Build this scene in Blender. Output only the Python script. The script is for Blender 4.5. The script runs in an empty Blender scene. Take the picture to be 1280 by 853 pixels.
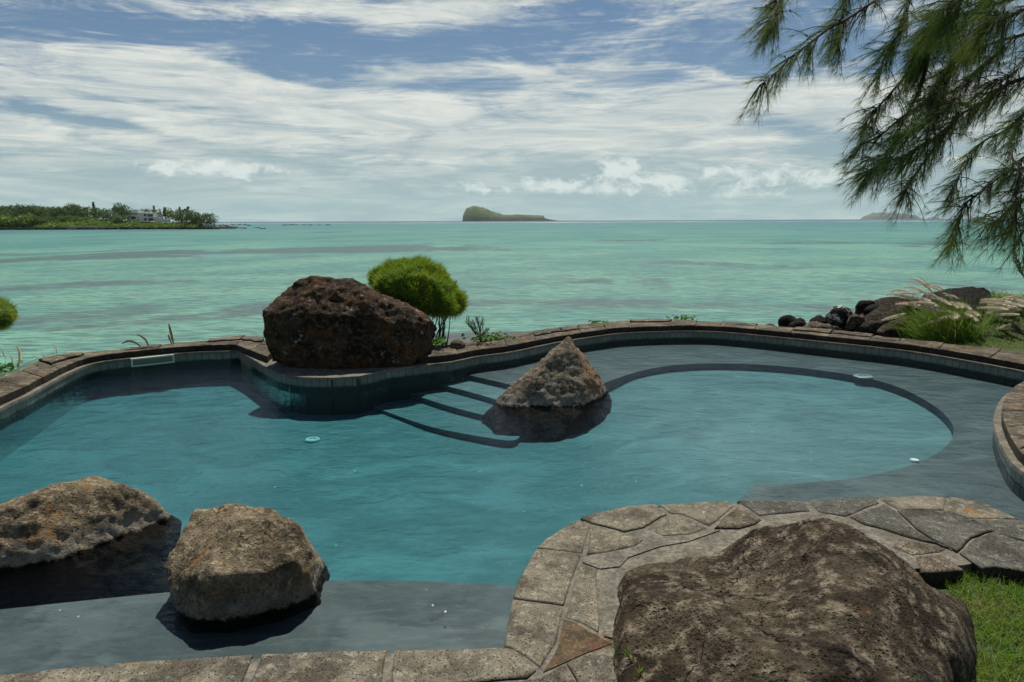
import bpy, bmesh, math, random
import numpy as np
from mathutils import Vector, Matrix, Euler, noise
random.seed(7)
SC = bpy.context.scene
COL = SC.collection
R = math.radians

# ------------------------------------------------------------------ camera
CAM_H = 1.9
PITCH = R(10.02); ROLL = -0.004; F = 853.0
cd = bpy.data.cameras.new('camera'); cam = bpy.data.objects.new('camera', cd); COL.objects.link(cam)
SC.camera = cam
cd.sensor_width = 36; cd.lens = 36*F/1280; cd.clip_start = .05; cd.clip_end = 80000
RM = Matrix.Rotation(R(90)-PITCH, 3, 'X') @ Matrix.Rotation(ROLL, 3, 'Z')
cam.location = (0, 0, CAM_H); cam.rotation_euler = RM.to_euler()
EYE = Vector((0, 0, CAM_H))

def ray(px, py): return RM @ Vector(((px-640)/F, (426.5-py)/F, -1))
def P(px, py, z=0.0):
    d = ray(px, py); t = (z-CAM_H)/d.z; return EYE + d*t
def proj(p):
    c = RM.transposed() @ (Vector(p)-EYE); return (640-F*c.x/c.z, 426.5+F*c.y/c.z)
def Q(px, py, Y):
    d = ray(px, py); return EYE + d*(Y/d.y)

# ------------------------------------------------------------------ scene bookkeeping
def tag(o, label=None, cat=None, group=None, kind=None):
    if label: o['label'] = label
    if cat: o['category'] = cat
    if group: o['group'] = group
    if kind: o['kind'] = kind
    return o
def empty(name, loc=(0, 0, 0)):
    o = bpy.data.objects.new(name, None); COL.objects.link(o); o.location = loc; o.empty_display_size = .1
    return o
def link(name, me, mat=None, parent=None, loc=None, smooth=False):
    o = bpy.data.objects.new(name, me); COL.objects.link(o)
    if mat: me.materials.append(mat)
    if parent:
        o.parent = parent
        if loc is None: o.location = -Vector(parent.location)      # meshes are written in world coordinates
    if loc is not None: o.location = loc
    if smooth: me.polygons.foreach_set('use_smooth', [True]*len(me.polygons))
    return o
class MB:
    def __init__(s): s.v = []; s.f = []
    def add(s, vs, fs):
        b = len(s.v); s.v.extend([tuple(v) for v in vs]); s.f.extend([tuple(i+b for i in f) for f in fs])
    def box(s, lo, hi):
        x0, y0, z0 = lo; x1, y1, z1 = hi
        s.add([(x0,y0,z0),(x1,y0,z0),(x1,y1,z0),(x0,y1,z0),(x0,y0,z1),(x1,y0,z1),(x1,y1,z1),(x0,y1,z1)],
              [(0,3,2,1),(4,5,6,7),(0,1,5,4),(1,2,6,5),(2,3,7,6),(3,0,4,7)])
    def tube(s, pts, rad, n=6):
        pts = [Vector(p) for p in pts]; b = len(s.v); m = len(pts)
        for i, p in enumerate(pts):
            d = (pts[min(i+1, m-1)]-pts[max(i-1, 0)]).normalized()
            a = d.cross(Vector((.13, .31, 1))).normalized(); c = d.cross(a)
            r = rad(i/(m-1)) if callable(rad) else rad
            for k in range(n):
                t = 2*math.pi*k/n; s.v.append(tuple(p + (a*math.cos(t)+c*math.sin(t))*r))
        for i in range(m-1):
            for k in range(n):
                k2 = (k+1) % n
                s.f.append((b+i*n+k, b+i*n+k2, b+(i+1)*n+k2, b+(i+1)*n+k))
    def blade(s, base, d, L, w, droop=.0, seg=3, side=None, drift=Vector((0,0,0))):
        """thin curved leaf blade"""
        d = d.normalized(); b = len(s.v); p = Vector(base)
        if side is None: side = d.cross(Vector((random.uniform(-1,1), random.uniform(-1,1), random.uniform(-.3,.3)))).normalized()
        for i in range(seg+1):
            t = i/seg; ww = w*(1-t)**.8*(.6+.4*min(1, t*4+.3))
            if i == seg: s.v.append(tuple(p))
            else:
                s.v.append(tuple(p-side*ww)); s.v.append(tuple(p+side*ww))
            p = p + d*(L/seg); d = (d + Vector((0,0,-droop/seg)) + drift/seg).normalized()
        for i in range(seg-1): s.f.append((b+2*i, b+2*i+1, b+2*i+3, b+2*i+2))
        s.f.append((b+2*seg-2, b+2*seg-1, b+2*seg))
    def build(s, name, mat, parent=None, smooth=False, loc=None):
        me = bpy.data.meshes.new(name); me.from_pydata(s.v, [], s.f); me.update()
        return link(name, me, mat, parent, loc, smooth)

def smooth_line(pts, n=6):
    pts = [Vector(p) for p in pts]; out = []
    for i in range(len(pts)-1):
        p0 = pts[max(i-1, 0)]; p1 = pts[i]; p2 = pts[i+1]; p3 = pts[min(i+2, len(pts)-1)]
        for k in range(n):
            t = k/n
            out.append(.5*((2*p1)+(p2-p0)*t+(2*p0-5*p1+4*p2-p3)*t*t+(3*p1-p0-3*p2+p3)*t**3))
    out.append(pts[-1]); return out
def resample(pts, n):
    L = [0]
    for a, b in zip(pts, pts[1:]): L.append(L[-1]+(b-a).length)
    out = []; j = 0
    for i in range(n+1):
        t = L[-1]*i/n
        while j < len(pts)-2 and L[j+1] < t: j += 1
        f = (t-L[j])/max(1e-9, L[j+1]-L[j]); out.append(pts[j].lerp(pts[j+1], min(1, max(0, f))))
    return out
def length(pts): return sum((b-a).length for a, b in zip(pts, pts[1:]))
def offset(pts, d, closed=False):
    """move a polyline to its left (seen from above) by d"""
    out = []; n = len(pts)
    for i in range(n):
        a = pts[(i-1) % n] if (closed or i > 0) else pts[i]
        b = pts[(i+1) % n] if (closed or i < n-1) else pts[i]
        t = (b-a); t.z = 0; t.normalize(); out.append(pts[i] + Vector((-t.y, t.x, 0))*d)
    return out
def at_z(pts, z): return [Vector((p.x, p.y, z)) for p in pts]

# ------------------------------------------------------------------ material helpers
class NT:
    def __init__(s, name):
        s.m = bpy.data.materials.new(name); s.m.use_nodes = True; s.t = s.m.node_tree; s.n = s.t.nodes
        s.b = s.n['Principled BSDF']; s.out = s.n['Material Output']
    def new(s, ty, **kw):
        nd = s.n.new(ty)
        for k, v in kw.items(): setattr(nd, k, v)
        return nd
    def L(s, a, b): s.t.links.new(a, b)
    def val(s, sock, v):
        if isinstance(v, bpy.types.NodeSocket): s.L(v, sock)
        elif v is not None:
            if isinstance(v, (tuple, list)) and len(v) == 3 and sock.type == 'RGBA': v = (*v, 1)
            sock.default_value = v
    def math(s, op, a, b=None, clamp=False):
        nd = s.new('ShaderNodeMath', operation=op, use_clamp=clamp); s.val(nd.inputs[0], a)
        if b is not None: s.val(nd.inputs[1], b)
        return nd.outputs[0]
    def mix(s, f, a, b, mode='MIX'):
        nd = s.new('ShaderNodeMix', data_type='RGBA', blend_type=mode)
        s.val(nd.inputs[0], f); s.val(nd.inputs[6], a); s.val(nd.inputs[7], b); return nd.outputs[2]
    def ramp(s, f, lo, hi, a=0.0, b=1.0):
        nd = s.new('ShaderNodeMapRange', interpolation_type='SMOOTHSTEP'); s.val(nd.inputs[0], f)
        for k, v in enumerate((lo, hi, a, b)): nd.inputs[k+1].default_value = v
        return nd.outputs[0]
    def coord(s, kind='Object', scale=(1, 1, 1), rot=(0, 0, 0)):
        tc = s.new('ShaderNodeTexCoord'); mp = s.new('ShaderNodeMapping')
        mp.inputs['Scale'].default_value = scale; mp.inputs['Rotation'].default_value = rot
        s.L(tc.outputs[kind], mp.inputs[0]); return mp.outputs[0]
    def pos(s, scale=(1, 1, 1), rot=(0, 0, 0)):
        g = s.new('ShaderNodeNewGeometry'); mp = s.new('ShaderNodeMapping')
        mp.inputs['Scale'].default_value = scale; mp.inputs['Rotation'].default_value = rot
        s.L(g.outputs['Position'], mp.inputs[0]); return mp.outputs[0]
    def noise(s, v, sc, det=5, rough=.55, dist=0, col=False):
        nd = s.new('ShaderNodeTexNoise'); s.L(v, nd.inputs['Vector']); nd.inputs['Scale'].default_value = sc
        nd.inputs['Detail'].default_value = det; nd.inputs['Roughness'].default_value = rough; nd.inputs['Distortion'].default_value = dist
        return nd.outputs['Color' if col else 'Fac']
    def voro(s, v, sc, feat='F1', out='Distance', rnd=1):
        nd = s.new('ShaderNodeTexVoronoi', feature=feat); s.L(v, nd.inputs['Vector']); nd.inputs['Scale'].default_value = sc
        nd.inputs['Randomness'].default_value = rnd
        return nd.outputs[out]
    def bump(s, h, strength, dist, nrm=None):
        nd = s.new('ShaderNodeBump'); s.L(h, nd.inputs['Height']); nd.inputs['Strength'].default_value = strength
        nd.inputs['Distance'].default_value = dist
        if nrm: s.L(nrm, nd.inputs['Normal'])
        return nd.outputs[0]
    def sepx(s, v):
        nd = s.new('ShaderNodeSeparateXYZ'); s.L(v, nd.inputs[0]); return nd.outputs
    def fin(s, color=None, rough=.9, nrm=None, spec=.3):
        if color is not None: s.val(s.b.inputs['Base Color'], color)
        s.val(s.b.inputs['Roughness'], rough); s.val(s.b.inputs['Specular IOR Level'], spec)
        if nrm: s.L(nrm, s.b.inputs['Normal'])
        return s.m

def rock_mat(name, dark, mid, light, side_ochre=False, lich=.0, lichc=(.42, .43, .38), ochre=.0, ochc=(.28, .13, .03), pore=38, big=1.0, bump=1.0, lichscale=9, water_z=None):
    t = NT(name); v = t.pos()
    n1 = t.noise(v, 2.3*big, 6, .62); n2 = t.noise(v, 11*big, 6, .65); n3 = t.noise(v, 60, 4, .7)
    c = t.mix(t.ramp(n1, .38, .62), dark, mid)
    c = t.mix(t.ramp(n2, .46, .70), c, light)
    c = t.mix(t.ramp(n3, .40, .68, 0, .55), c, tuple(x*.35 for x in dark))
    if ochre:
        no = t.noise(t.pos(rot=(.5, .2, .9)), 3.1*big, 5, .6)
        fo = t.math('MULTIPLY', t.ramp(no, .62-.2*ochre, .74-.12*ochre), .8)
        if side_ochre: gn = t.new('ShaderNodeNewGeometry'); fo = t.math('MULTIPLY', fo, t.ramp(t.sepx(gn.outputs['Normal'])[0], .25, .6))
        c = t.mix(fo, c, ochc)
    if lich:
        nl = t.noise(t.pos(rot=(.9, .4, .2)), lichscale, 8, .72); nb = t.noise(t.pos(rot=(.2, .7, .1)), 2.2, 3, .5); nl = t.math('ADD', t.math('MULTIPLY', nl, .72), t.math('MULTIPLY', t.noise(t.pos(rot=(.4, .1, .8)), 42, 4, .7), .28))
        f = t.math('MULTIPLY', t.ramp(nl, .56 if lich < 1 else .50, .66 if lich < 1 else .55), t.ramp(nb, .62-.3*lich, .72-.25*lich))
        c = t.mix(f, c, lichc)
    # pores of the lava stone are dark holes
    p1 = t.voro(v, pore); p2 = t.voro(t.pos(rot=(.3, .8, .4)), pore*.37)
    hole = t.math('MAXIMUM', t.ramp(p1, .33, .12), t.math('MULTIPLY', t.ramp(p2, .26, .10), t.ramp(n2, .45, .6)))
    hole = t.math('MULTIPLY', hole, t.ramp(t.noise(t.pos(rot=(.7, 1.2, .1)), 4.5, 3, .6), .34, .62, .15, 1))
    c = t.mix(t.math('MULTIPLY', hole, .6), c, tuple(x*.3 for x in dark))
    wv = t.new('ShaderNodeVectorMath', operation='MULTIPLY_ADD'); t.L(t.noise(v, 3.0, 4, .6, col=True), wv.inputs[0]); wv.inputs[1].default_value = (.35, .35, .35); t.L(t.pos(rot=(.4, .9, .3)), wv.inputs[2])
    ed = t.voro(wv.outputs[0], 2.6*big, 'DISTANCE_TO_EDGE'); crack = t.math('MULTIPLY', t.ramp(ed, .014, .0), t.ramp(t.noise(t.pos(rot=(1.4, .2, .3)), 2.7, 3, .5), .46, .58))
    c = t.mix(t.math('MULTIPLY', crack, .75), c, tuple(x*.4 for x in dark))
    rough = .95
    if water_z is not None:
        z = t.sepx(v)[2]
        wob = t.math('ADD', z, t.math('MULTIPLY', t.math('SUBTRACT', n2, .5), .10))
        salt = t.math('MULTIPLY', t.ramp(wob, water_z+.0, water_z+.03), t.ramp(wob, water_z+.16, water_z+.06))
        c = t.mix(t.math('MULTIPLY', t.math('MULTIPLY', salt, .38), t.ramp(n3, .38, .55)), c, (.36, .35, .31))
        wet = t.ramp(wob, water_z+.025, water_z+.0)
        c = t.mix(wet, c, (.012, .009, .005))
    hgt = t.math('ADD', t.math('MULTIPLY', n2, .8), t.math('SUBTRACT', t.math('MULTIPLY', n3, .35), t.math('ADD', t.math('MULTIPLY', hole, .5), t.math('MULTIPLY', crack, .9))))
    nr = t.bump(hgt, min(1, .9*bump), .035*max(1, bump))
    return t.fin(c, rough, nr, .2)

# ------------------------------------------------------------------ world
SUN_EL = R(63); SUN_AZ = R(4)          # azimuth measured from +Y towards +X
w = bpy.data.worlds.new('World'); SC.world = w; w.use_nodes = True
def build_world():
    t = NT.__new__(NT); t.t = w.node_tree; t.n = t.t.nodes
    bg = t.n['Background']; bg.inputs['Strength'].default_value = .094
    sky = t.new('ShaderNodeTexSky', sky_type='NISHITA'); sky.sun_disc = False
    sky.sun_elevation = SUN_EL; sky.sun_rotation = SUN_AZ; sky.air_density = 1.0; sky.dust_density = .6; sky.ozone_density = 2.2
    tc = t.new('ShaderNodeTexCoord'); d = tc.outputs['Generated']
    x, y, z = t.sepx(d)
    az = t.math('ARCTAN2', x, y); el = t.math('ARCSINE', z)
    def ae(px, py):
        r = ray(px, py).normalized(); return math.atan2(r.x, r.y), math.asin(r.z)
    cb = t.new('ShaderNodeCombineXYZ'); t.L(az, cb.inputs[0]); t.L(el, cb.inputs[1]); uv = cb.outputs[0]
    def mapped(sc, rot=0, loc=(0, 0, 0)):
        mp = t.new('ShaderNodeMapping'); t.L(uv, mp.inputs[0]); mp.inputs['Scale'].default_value = (*sc, 1)
        mp.inputs['Rotation'].default_value = (0, 0, rot); mp.inputs['Location'].default_value = loc; return mp.outputs[0]
    # domain warp
    wn = t.noise(mapped((2.2, 6)), 2.0, 4, .55, col=True)
    va = t.new('ShaderNodeVectorMath', operation='MULTIPLY_ADD'); t.L(wn, va.inputs[0]); va.inputs[1].default_value = (.20, .055, 0); t.L(uv, va.inputs[2])
    vs = t.new('ShaderNodeVectorMath', operation='SUBTRACT'); t.L(va.outputs[0], vs.inputs[0]); vs.inputs[1].default_value = (.10, .0275, 0)
    wuv = vs.outputs[0]
    def blob(px, py, rx, ry, rot, wt):
        a, e = ae(px, py); rx /= F; ry /= F; c, s_ = math.cos(R(rot)), math.sin(R(rot))
        mp = t.new('ShaderNodeMapping', vector_type='TEXTURE'); t.L(wuv, mp.inputs[0])
        mp.inputs['Location'].default_value = (a, e, 0); mp.inputs['Rotation'].default_value = (0, 0, R(rot)); mp.inputs['Scale'].default_value = (rx, ry, 1)
        ln = t.new('ShaderNodeVectorMath', operation='DOT_PRODUCT'); t.L(mp.outputs[0], ln.inputs[0]); t.L(mp.outputs[0], ln.inputs[1])
        g = t.math('MULTIPLY', ln.outputs['Value'], -1.0); g = t.math('EXPONENT', g)
        return t.math('MULTIPLY', g, wt)
    # coverage by elevation; unseen sky above the view thinned to lessen fill light
    fc = t.new('ShaderNodeFloatCurve'); cv = fc.mapping.curves[0]
    t.L(t.math('DIVIDE', el, R(40), clamp=True), fc.inputs[1])
    pts = [(-1, .9), (276, .62), (245, .60), (222, .56), (200, .66), (165, .82), (135, .78), (114, .50), (98, .26), (60, .30), (30, .42), (0, .50)]
    xs = [(max(0, min(1, ae(640, p[0])[1]/R(40))) if p[0] >= 0 else 0, p[1]) for p in pts if p[0] != -1] + [(.52, .2), (1, .05)]
    cv.points[0].location = (xs[0][0], xs[0][1]); cv.points[1].location = (1, .05)
    for q in xs[1:-1]: cv.points.new(q[0], q[1])
    fc.mapping.update()
    dens = fc.outputs[0]
    for b in [(1020, 165, 90, 15, -12, -.62), (985, 190, 65, 8, 0, -.40), (60, 146, 80, 9, -8, -.55), (160, 163, 60, 6, -8, -.40),
              (210, 132, 60, 7, -6, -.30), (25, 240, 50, 4, 0, -.3), (700, 196, 70, 6, 3, -.25), (1180, 215, 80, 14, 0, -.2),
              (190, 82, 70, 13, -8, .62), (330, 98, 80, 7, -10, .50), (60, 60, 110, 13, 3, .30), (560, 96, 80, 9, 0, .42), (490, 98, 22, 7, -30, .3),
              (700, 92, 90, 12, 0, .48), (900, 88, 40, 8, -6, .40), (500, 10, 260, 8, 3, .42), (760, 60, 200, 8, 0, .15), (900, 60, 100, 10, 0, -.15),
              (560, 62, 120, 16, 0, -.22), (380, 40, 120, 14, 0, -.12), (100, 30, 160, 9, 0, -.10), (850, 118, 140, 22, 0, .18), (1110, 110, 120, 20, 12, .25),
              (400, 130, 190, 22, -4, .18), (870, 185, 130, 12, -8, .1)]:
        dens = t.math('ADD', dens, blob(*b))
    n1 = t.noise(mapped((4, 20), R(4)), 1.0, 9, .66, 1.3)
    n2 = t.noise(mapped((7, 75), R(-7), (3, 1, 0)), 1.0, 7, .72, 1.6)
    nn = t.math('ADD', t.math('MULTIPLY', t.math('SUBTRACT', n1, .5), 2.0), t.math('MULTIPLY', t.math('SUBTRACT', n2, .5), 1.3))
    cir = t.ramp(t.math('ADD', dens, nn), .18, .92)
    # low cumulus
    npf = t.noise(mapped((34, 50), 0, (7, 3, 0)), 1.0, 8, .66, .3)
    lb = None
    for b in [(265, 211, 90, 11, 0, .46), (780, 217, 36, 17, 0, .52), (845, 225, 42, 12, 0, .5), (720, 231, 130, 10, 0, .42), (640, 234, 60, 7, 0, .3), (580, 235, 30, 6, 0, .3), (960, 226, 90, 18, 0, .40), (930, 214, 40, 7, 0, .2)]:
        g = blob(*b); lb = g if lb is None else t.math('MAXIMUM', lb, g)
    cum = t.ramp(t.math('ADD', lb, t.math('MULTIPLY', t.math('SUBTRACT', npf, .5), 1.5)), .14, .50)
    cum = t.math('MULTIPLY', cum, t.ramp(lb, .03, .16))
    S = 1/.085
    blue = t.new('ShaderNodeHueSaturation'); blue.inputs['Saturation'].default_value = 1.15; blue.inputs['Value'].default_value = .55; t.L(sky.outputs[0], blue.inputs['Color'])
    skyc = t.mix(t.ramp(el, R(9), R(0)), blue.outputs[0], tuple(S*c for c in (.27, .37, .42)))
    nc = t.noise(mapped((5, 40), R(-4), (1, 5, 0)), 1.0, 8, .7, .8)
    hi = t.mix(t.ramp(nc, .3, .7), tuple(S*c for c in (.36, .42, .44)), tuple(S*c for c in (.68, .68, .62)))
    lo = t.mix(t.ramp(nc, .3, .7), tuple(S*c for c in (.29, .375, .39)), tuple(S*c for c in (.52, .57, .555)))
    cc = t.mix(t.ramp(el, R(2.2), R(6)), lo, hi)
    c = t.mix(t.math('MULTIPLY', cir, .93), skyc, cc)
    c = t.mix(t.math('MULTIPLY', cum, .75), c, tuple(S*q for q in (.68, .72, .69)))
    t.L(c, bg.inputs['Color'])
    return ae
build_world()
sl = bpy.data.lights.new('sun', 'SUN'); sl.energy = 5.0; sl.angle = R(.5); sl.color = (1, .95, .86)
so = bpy.data.objects.new('sun', sl); COL.objects.link(so)
sd = Vector((math.sin(SUN_AZ)*math.cos(SUN_EL), math.cos(SUN_AZ)*math.cos(SUN_EL), math.sin(SUN_EL)))
so.rotation_euler = sd.to_track_quat('Z', 'Y').to_euler(); so.location = (0, 0, 30)
SC.view_settings.view_transform = 'Standard'; SC.view_settings.look = 'None'
SC.view_settings.exposure = .18; SC.view_settings.gamma = 1

# ------------------------------------------------------------------ sea
SEA = -2.3
def sea_mat():
    t = NT('sea water'); v = t.pos(); x, y, z = t.sepx(v)
    d = t.math('SQRT', t.math('ADD', t.math('MULTIPLY', x, x), t.math('MULTIPLY', y, y)))
    ld = t.math('LOGARITHM', d, 10.0)                       # 1.3 = 20 m, 2 = 100 m, 3 = 1 km
    cv = t.new('ShaderNodeCombineXYZ'); t.L(t.math('DIVIDE', x, t.math('POWER', d, .55)), cv.inputs[0]); t.L(t.math('MULTIPLY', ld, 9.0), cv.inputs[1])
    mq = t.new('ShaderNodeMapping'); t.L(cv.outputs[0], mq.inputs[0]); mq.inputs['Scale'].default_value = (1, 1.6, 1)
    n1 = t.noise(mq.outputs[0], .9, 8, .70, .7)
    cv2 = t.new('ShaderNodeMapping'); t.L(cv.outputs[0], cv2.inputs[0]); cv2.inputs['Scale'].default_value = (.8, 1.7, 1); cv2.inputs['Location'].default_value = (4, 2, 0)
    n2 = t.noise(cv2.outputs[0], .9, 6, .65, .4)
    light = (.16, .345, .24); teal = (.022, .15, .145); grey = (.06, .095, .095)
    c = t.mix(t.ramp(n2, .34, .66), light, t.mix(.62, light, teal))
    # distance tint
    cr = t.new('ShaderNodeValToRGB'); t.L(t.math('DIVIDE', ld, 4.0), cr.inputs[0])
    els = cr.color_ramp.elements; els[0].position = 0; els[0].color = (0, 0, 0, 1); els[1].position = 1; els[1].color = (1, 1, 1, 1)
    for p, q in ((1.9, .05), (2.1, .22), (2.25, .55), (2.4, .45), (2.65, .75), (2.9, .95), (3.12, 1)):
        e = els.new(p/4); e.color = (q, q, q, 1)
    c = t.mix(cr.outputs[0], c, teal)
    # sea grass and reef patches
    def patch(px, py, rx, ry, wt):
        p = P(px, py, SEA); hd = math.hypot(p.x, p.y)
        p2 = P(px+rx, py, SEA); p3 = P(px, py-ry, SEA)
        sx = abs(p2.x-p.x)/hd**.55; sy = 9*abs(math.log10(math.hypot(p3.x, p3.y))-math.log10(hd))
        mp = t.new('ShaderNodeMapping', vector_type='TEXTURE'); t.L(cv.outputs[0], mp.inputs[0])
        mp.inputs['Location'].default_value = (p.x/hd**.55, 9*math.log10(hd), 0); mp.inputs['Scale'].default_value = (sx, sy, 1)
        ln = t.new('ShaderNodeVectorMath', operation='DOT_PRODUCT'); t.L(mp.outputs[0], ln.inputs[0]); t.L(mp.outputs[0], ln.inputs[1])
        return t.math('MULTIPLY', t.math('EXPONENT', t.math('MULTIPLY', ln.outputs['Value'], -1.0)), wt)
    s = None
    for b in [(230, 316, 300, 6, .50), (500, 312, 170, 4, .42), (60, 325, 130, 3, .35), (60, 360, 130, 4, .40), (150, 352, 120, 2, .2), (330, 389, 280, 9, .35), (60, 395, 200, 14, .35),
              (700, 352, 190, 6, .28), (900, 330, 220, 5, .30), (1050, 352, 260, 4, .35), (820, 378, 300, 7, .33), (1000, 388, 260, 8, .28), (1150, 306, 180, 3, .30),
              (640, 395, 200, 9, .25), (860, 300, 260, 2.2, .25), (420, 345, 150, 3, .15), (430, 290, 90, 1.5, .4), (900, 285, 300, 1.5, .25), (40, 290, 160, 1.4, .35)]:
        g = patch(*b); s = g if s is None else t.math('ADD', s, g)
    f = t.ramp(t.math('ADD', s, t.math('MULTIPLY', t.math('SUBTRACT', n1, .5), 2.4)), .20, .55)
    c = t.mix(t.math('MULTIPLY', f, t.ramp(ld, 3.3, 3.0, 0, .9)), c, grey)
    # wind ripples: their light and dark streaks painted into the colour
    rp = t.noise(t.pos(scale=(.7, 2.6, 1), rot=(0, 0, R(6))), 1.0, 9, .74)
    c = t.mix(t.ramp(rp, .42, .62, 0, .6), c, grey)
    rp2 = t.noise(t.pos(scale=(1.1, 5.5, 1), rot=(0, 0, R(5))), 1.0, 5, .7)
    c = t.mix(t.math('MULTIPLY', t.ramp(rp2, .47, .60, 0, .8), t.ramp(ld, 2.2, 1.7)), c, grey)
    c = t.mix(t.math('MULTIPLY', t.ramp(rp2, .48, .30, 0, .4), t.ramp(ld, 2.1, 1.6)), c, (.27, .44, .34))
    # deep ocean beyond the reef and the line of breakers on it
    c = t.mix(t.ramp(ld, 3.10, 3.22), c, (.012, .055, .075))
    fo = t.noise(t.pos(scale=(.006, .02, 1)), 1.0, 6, .75)
    band = t.math('MULTIPLY', t.ramp(ld, 3.07, 3.11), t.ramp(ld, 3.42, 3.2))
    foam = t.math('MULTIPLY', band, t.ramp(fo, .53, .60))
    fo2 = t.noise(t.pos(scale=(.012, .04, 1), rot=(0, 0, .2)), 1.0, 6, .75)
    foam = t.math('MAXIMUM', foam, t.math('MULTIPLY', t.ramp(fo2, .66, .72), t.math('MULTIPLY', t.ramp(ld, 2.55, 2.75), t.ramp(ld, 3.1, 2.9))))
    c = t.mix(foam, c, (.75, .78, .76))
    h1 = t.noise(t.pos(scale=(1, 3.0, 1), rot=(0, 0, R(-8))), 1.3, 8, .68)
    h2 = t.noise(t.pos(scale=(.5, 1.6, 1), rot=(0, 0, R(12))), .35, 4, .5)
    nr = t.bump(t.math('ADD', h1, t.math('MULTIPLY', h2, 1.6)), 1.0, .14)
    dif = t.new('ShaderNodeBsdfDiffuse'); t.val(dif.inputs[0], c)
    gl = t.new('ShaderNodeBsdfGlossy'); gl.inputs['Roughness'].default_value = .22; t.L(nr, gl.inputs['Normal']); gl.inputs[0].default_value = (.75, .82, .85, 1)
    fr = t.new('ShaderNodeFresnel'); fr.inputs[0].default_value = 1.33; t.L(nr, fr.inputs['Normal'])
    mx = t.new('ShaderNodeMixShader'); t.L(t.math('MULTIPLY', t.math('POWER', fr.outputs[0], .8), .34), mx.inputs[0])
    t.L(dif.outputs[0], mx.inputs[1]); t.L(gl.outputs[0], mx.inputs[2]); t.L(mx.outputs[0], t.out.inputs[0])
    return t.m
def build_sea():
    mb = MB(); b = [-14000, -3000, -300, -60, -20, -8, 0, 8, 20, 60, 300, 3000, 14000]; yb = [-600, -60, 0, 9, 14, 20, 30, 60, 150, 400, 1500, 6000, 14000]
    vs = [(x, y, SEA) for y in yb for x in b]; n = len(b)
    fs = [(j*n+i, j*n+i+1, (j+1)*n+i+1, (j+1)*n+i) for j in range(len(yb)-1) for i in range(n-1)]
    mb.add(vs, fs); tag(mb.build('sea', sea_mat()), kind='structure', label='turquoise lagoon with grey reef patches reaching the horizon')
build_sea()

# ------------------------------------------------------------------ pool outline
WZ = -.26            # pool water level
far_px_a = [(-420, 790), (-330, 690), (-180, 600), (-80, 537), (0, 497), (29, 484), (80, 458), (114, 446), (157, 440), (231, 433), (293.5, 430.5)]
far_px_b = [(523, 447), (560, 444), (597, 437), (640, 431.5), (695.5, 420.5), (754, 412), (786, 409), (852, 407), (900, 408), (971, 414), (1084, 425), (1146, 432), (1215, 443), (1280, 454.5), (1345, 467)]
A_in = smooth_line([P(*p) for p in far_px_a], 6)
A2_in = [P(293.5, 430.5), P(334, 446)]
B_in = smooth_line([P(*p) for p in far_px_b], 6)
out_a = smooth_line([P(*p) for p in [(-560, 760), (-450, 640), (-260, 560), (-100, 505), (0, 471), (58, 448), (106, 441), (150, 436), (196, 431.5), (255, 426), (305, 422)]], 6)
out_b = smooth_line([P(*p) for p in [(520, 434), (560, 431.5), (600, 425), (640, 419), (695, 410.5), (742, 404), (786, 401.5), (852, 401), (900, 402.5), (974, 408), (1048, 414), (1137, 424.5), (1241, 435), (1280, 440.5), (1370, 453)]], 6)
ledge_px = [(318, 450), (333, 459), (346, 465.5), (360, 469), (380, 471.5), (415, 472), (449, 470), (465, 466.5), (486, 461.5), (506, 459)]
LZ = -.09
ped = [P(x, y, LZ) for x, y in ledge_px]
nose_px = [(1345, 467), (1320, 466), (1295, 469), (1275, 478), (1260, 490), (1253, 505), (1252, 518), (1258, 536), (1266, 551), (1280, 569), (1320, 592), (1400, 618), (1500, 640)]
nose_in = smooth_line([P(*p) for p in nose_px], 5)
near_px = [(1500, 760), (1400, 700), (1330, 667), (1274, 648.5), (1236, 629.5), (1183, 619), (1099, 619.7), (1005, 624), (917, 624.7), (860, 627), (820, 629.5), (783, 633), (759, 638), (713, 654), (690, 668), (669.5, 684.5), (654, 710), (641, 747), (633, 778), (628, 808.5)]
near_a = smooth_line([P(*p) for p in near_px], 4)
near_b = smooth_line([P(*p) for p in [(628, 808.5), (554, 811), (400, 813), (320, 817), (144, 828), (0, 841), (-160, 862), (-300, 870), (-390, 850), (-420, 790)]], 4)
# line of the mortar ledge (its lip) on the far side, clockwise from the left
A_lip = offset(A_in, -.055); A2_lip = offset(A2_in, -.055)
ledge_line = at_z(A_lip[:-1] + [P(296, 437.5, LZ)] + ped + offset(B_in, -.055)[4:-4], LZ)
wall_line = at_z(ledge_line + offset(nose_in, -.05)[3:] , 0)
pool_poly = wall_line + at_z(offset(near_a, .03), 0) + at_z(offset(near_b, .03), 0)
outer_poly = at_z(out_a + out_b, 0) + [Vector((14, 9.2, 0)), Vector((14, -6, 0)), Vector((-12, -6, 0)), Vector((-12, 2, 0))]
def in_poly(x, y, poly):
    c = False; n = len(poly); j = n-1
    for i in range(n):
        a = poly[i]; b = poly[j]
        if (a.y > y) != (b.y > y) and x < (b.x-a.x)*(y-a.y)/(b.y-a.y)+a.x: c = not c
        j = i
    return c
def dist_line(x, y, line):
    m = 1e9
    for a, b in zip(line, line[1:]):
        dx, dy = b.x-a.x, b.y-a.y; l = dx*dx+dy*dy+1e-12
        t = max(0, min(1, ((x-a.x)*dx+(y-a.y)*dy)/l)); m = min(m, math.hypot(x-a.x-t*dx, y-a.y-t*dy))
    return m
FAR_OUT = at_z(out_a + out_b, 0)

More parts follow.
